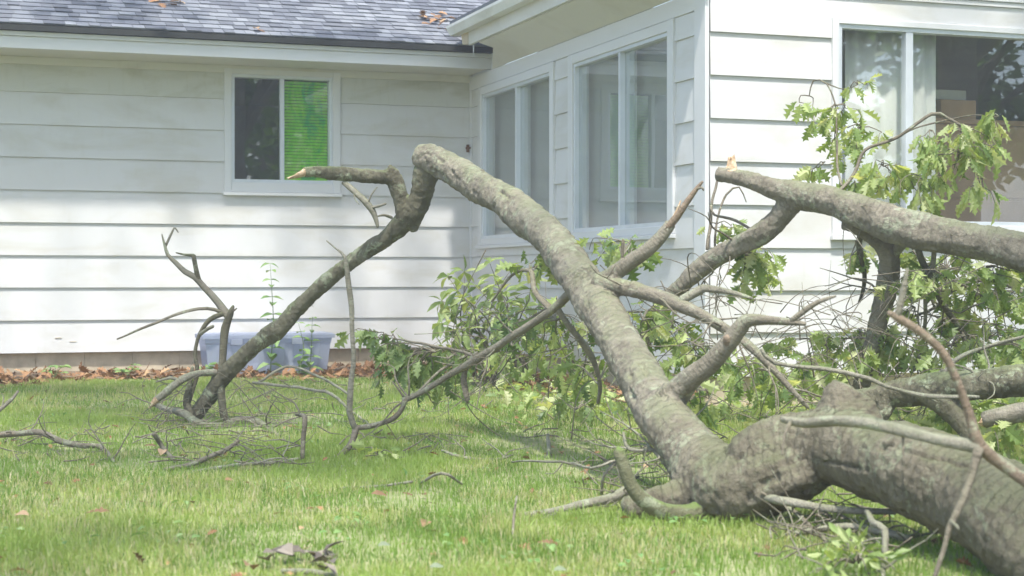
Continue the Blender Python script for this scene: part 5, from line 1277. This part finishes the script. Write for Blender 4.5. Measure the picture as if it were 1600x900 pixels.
lawn_weeds()

# ------------------------------------------------------------------ yard trees around the lawn (shade and reflections)
def yard_tree(x, y, hgt, r, cz, ch, nleaf, label, seed, size=(0.14, 0.30), clumps=40):
    rr = random.Random(seed); e = empty("yard_tree", (x, y, 0)); tag(e, label, "tree", "standing trees around the lawn")
    mb = MB(); SEED[0] += 1
    tube(mb, [(Vector((x, y, -0.1)), .32), (Vector((x+.05, y, 1.0)), .25), (Vector((x, y+.1, hgt*.5)), .18), (Vector((x+.2, y, hgt)), .05)], 14, 0.3, 0.08, 0.1, 0.03, SEED[0])
    cs = []
    for k in range(clumps):
        a = rr.uniform(0, 6.28); q = r*math.sqrt(rr.random()); c = Vector((x+q*math.cos(a), y+q*math.sin(a), cz + ch*rr.uniform(-.5, .5)*math.sqrt(max(0.05, 1-(q/r)**2)) )); cs.append((c, rr.uniform(.45, 1.0)*r*0.2))
        if k % 3 == 0:
            b = Vector((x, y, rr.uniform(hgt*.3, hgt*.7))); tube(mb, [(b, .09), (b.lerp(c, .5)+Vector((0, 0, .3)), .05), (c, .015)], 7, 0.3, 0.08, 0, 0.03, SEED[0]+k)
    mb.build("trunk", M_bark, e, True)
    V = []; Fc = []; T = []
    g = np.random.default_rng(seed)
    for i in range(nleaf):
        c, cr = cs[rr.randrange(len(cs))]
        p = c + Vector((rr.gauss(0, .55), rr.gauss(0, .55), rr.gauss(0, .42)))*cr; s = rr.uniform(*size)
        u = Vector((rr.gauss(0, 1), rr.gauss(0, 1), rr.gauss(0, .6))).normalized(); v = u.orthogonal().normalized(); v = (v*math.cos(i) + u.cross(v)*math.sin(i))
        n0 = len(V); V += [tuple(p-u*s*.5), tuple(p+v*s*.3), tuple(p+u*s*.5), tuple(p-v*s*.3)]; Fc.append((n0, n0+1, n0+2, n0+3)); T += [rr.random()]*4
    m = MB(); m.v = V; m.f = Fc; m.m = [0]*len(Fc); m.tint = dict(enumerate(T)); m.build("crown", M_tree, e)
yard_tree(-4.6, 8.2, 10, 8.0, 8.8, 3.2, 9500, "tall tree left of the lawn whose crown shades the left wall", 1, clumps=80)
yard_tree(10.5, 3.4, 10, 6.5, 8.8, 3.2, 6500, "tall tree right of the lawn whose crown shades the trunk", 2, clumps=75)
yard_tree(-4.5, -3.5, 10, 5.5, 8.4, 3.2, 3800, "tall tree behind the viewer's left shading the near lawn", 3, clumps=50)
yard_tree(5.2, -2.6, 10, 4.6, 8.6, 2.8, 7000, "tall tree behind the viewer's right shading the near end of the trunk", 7, clumps=46)
yard_tree(7.0, -9.0, 9, 6.0, 4.6, 7.5, 14000, "bushy tree across the lawn mirrored in the left wall window", 4, (0.2, 0.4), 60)
yard_tree(17.5, -7.0, 10, 5.2, 5.0, 8.0, 14000, "bushy tree across the lawn mirrored in the front window", 5, (0.2, 0.4), 60)
yard_tree(13.5, -15.0, 10, 5.0, 5.0, 7.5, 5000, "bushy tree farther across the lawn between the other two", 6, (0.2, 0.4), 50)

# ------------------------------------------------------------------ added volume standing in for lens veil
def veil():  # added thin volume that imitates a milky lens veil
    m = bpy.data.materials.new("veil_volume"); m.use_nodes = True; nt = m.node_tree; nt.nodes.clear()
    out = nt.nodes.new("ShaderNodeOutputMaterial"); v = nt.nodes.new("ShaderNodeVolumePrincipled")
    v.inputs["Color"].default_value = (0.92, 0.95, 0.97, 1); v.inputs["Density"].default_value = 0.0055; v.inputs["Anisotropy"].default_value = 0.2
    nt.links.new(v.outputs[0], out.inputs["Volume"])
    b = MB(); b.box((-410, -410, -1.2), (410, 410, 13.5)); o = b.build("veil", m)
    tag(o, "added thin haze hanging in the air over the yard", "veil", kind="stuff")
veil()
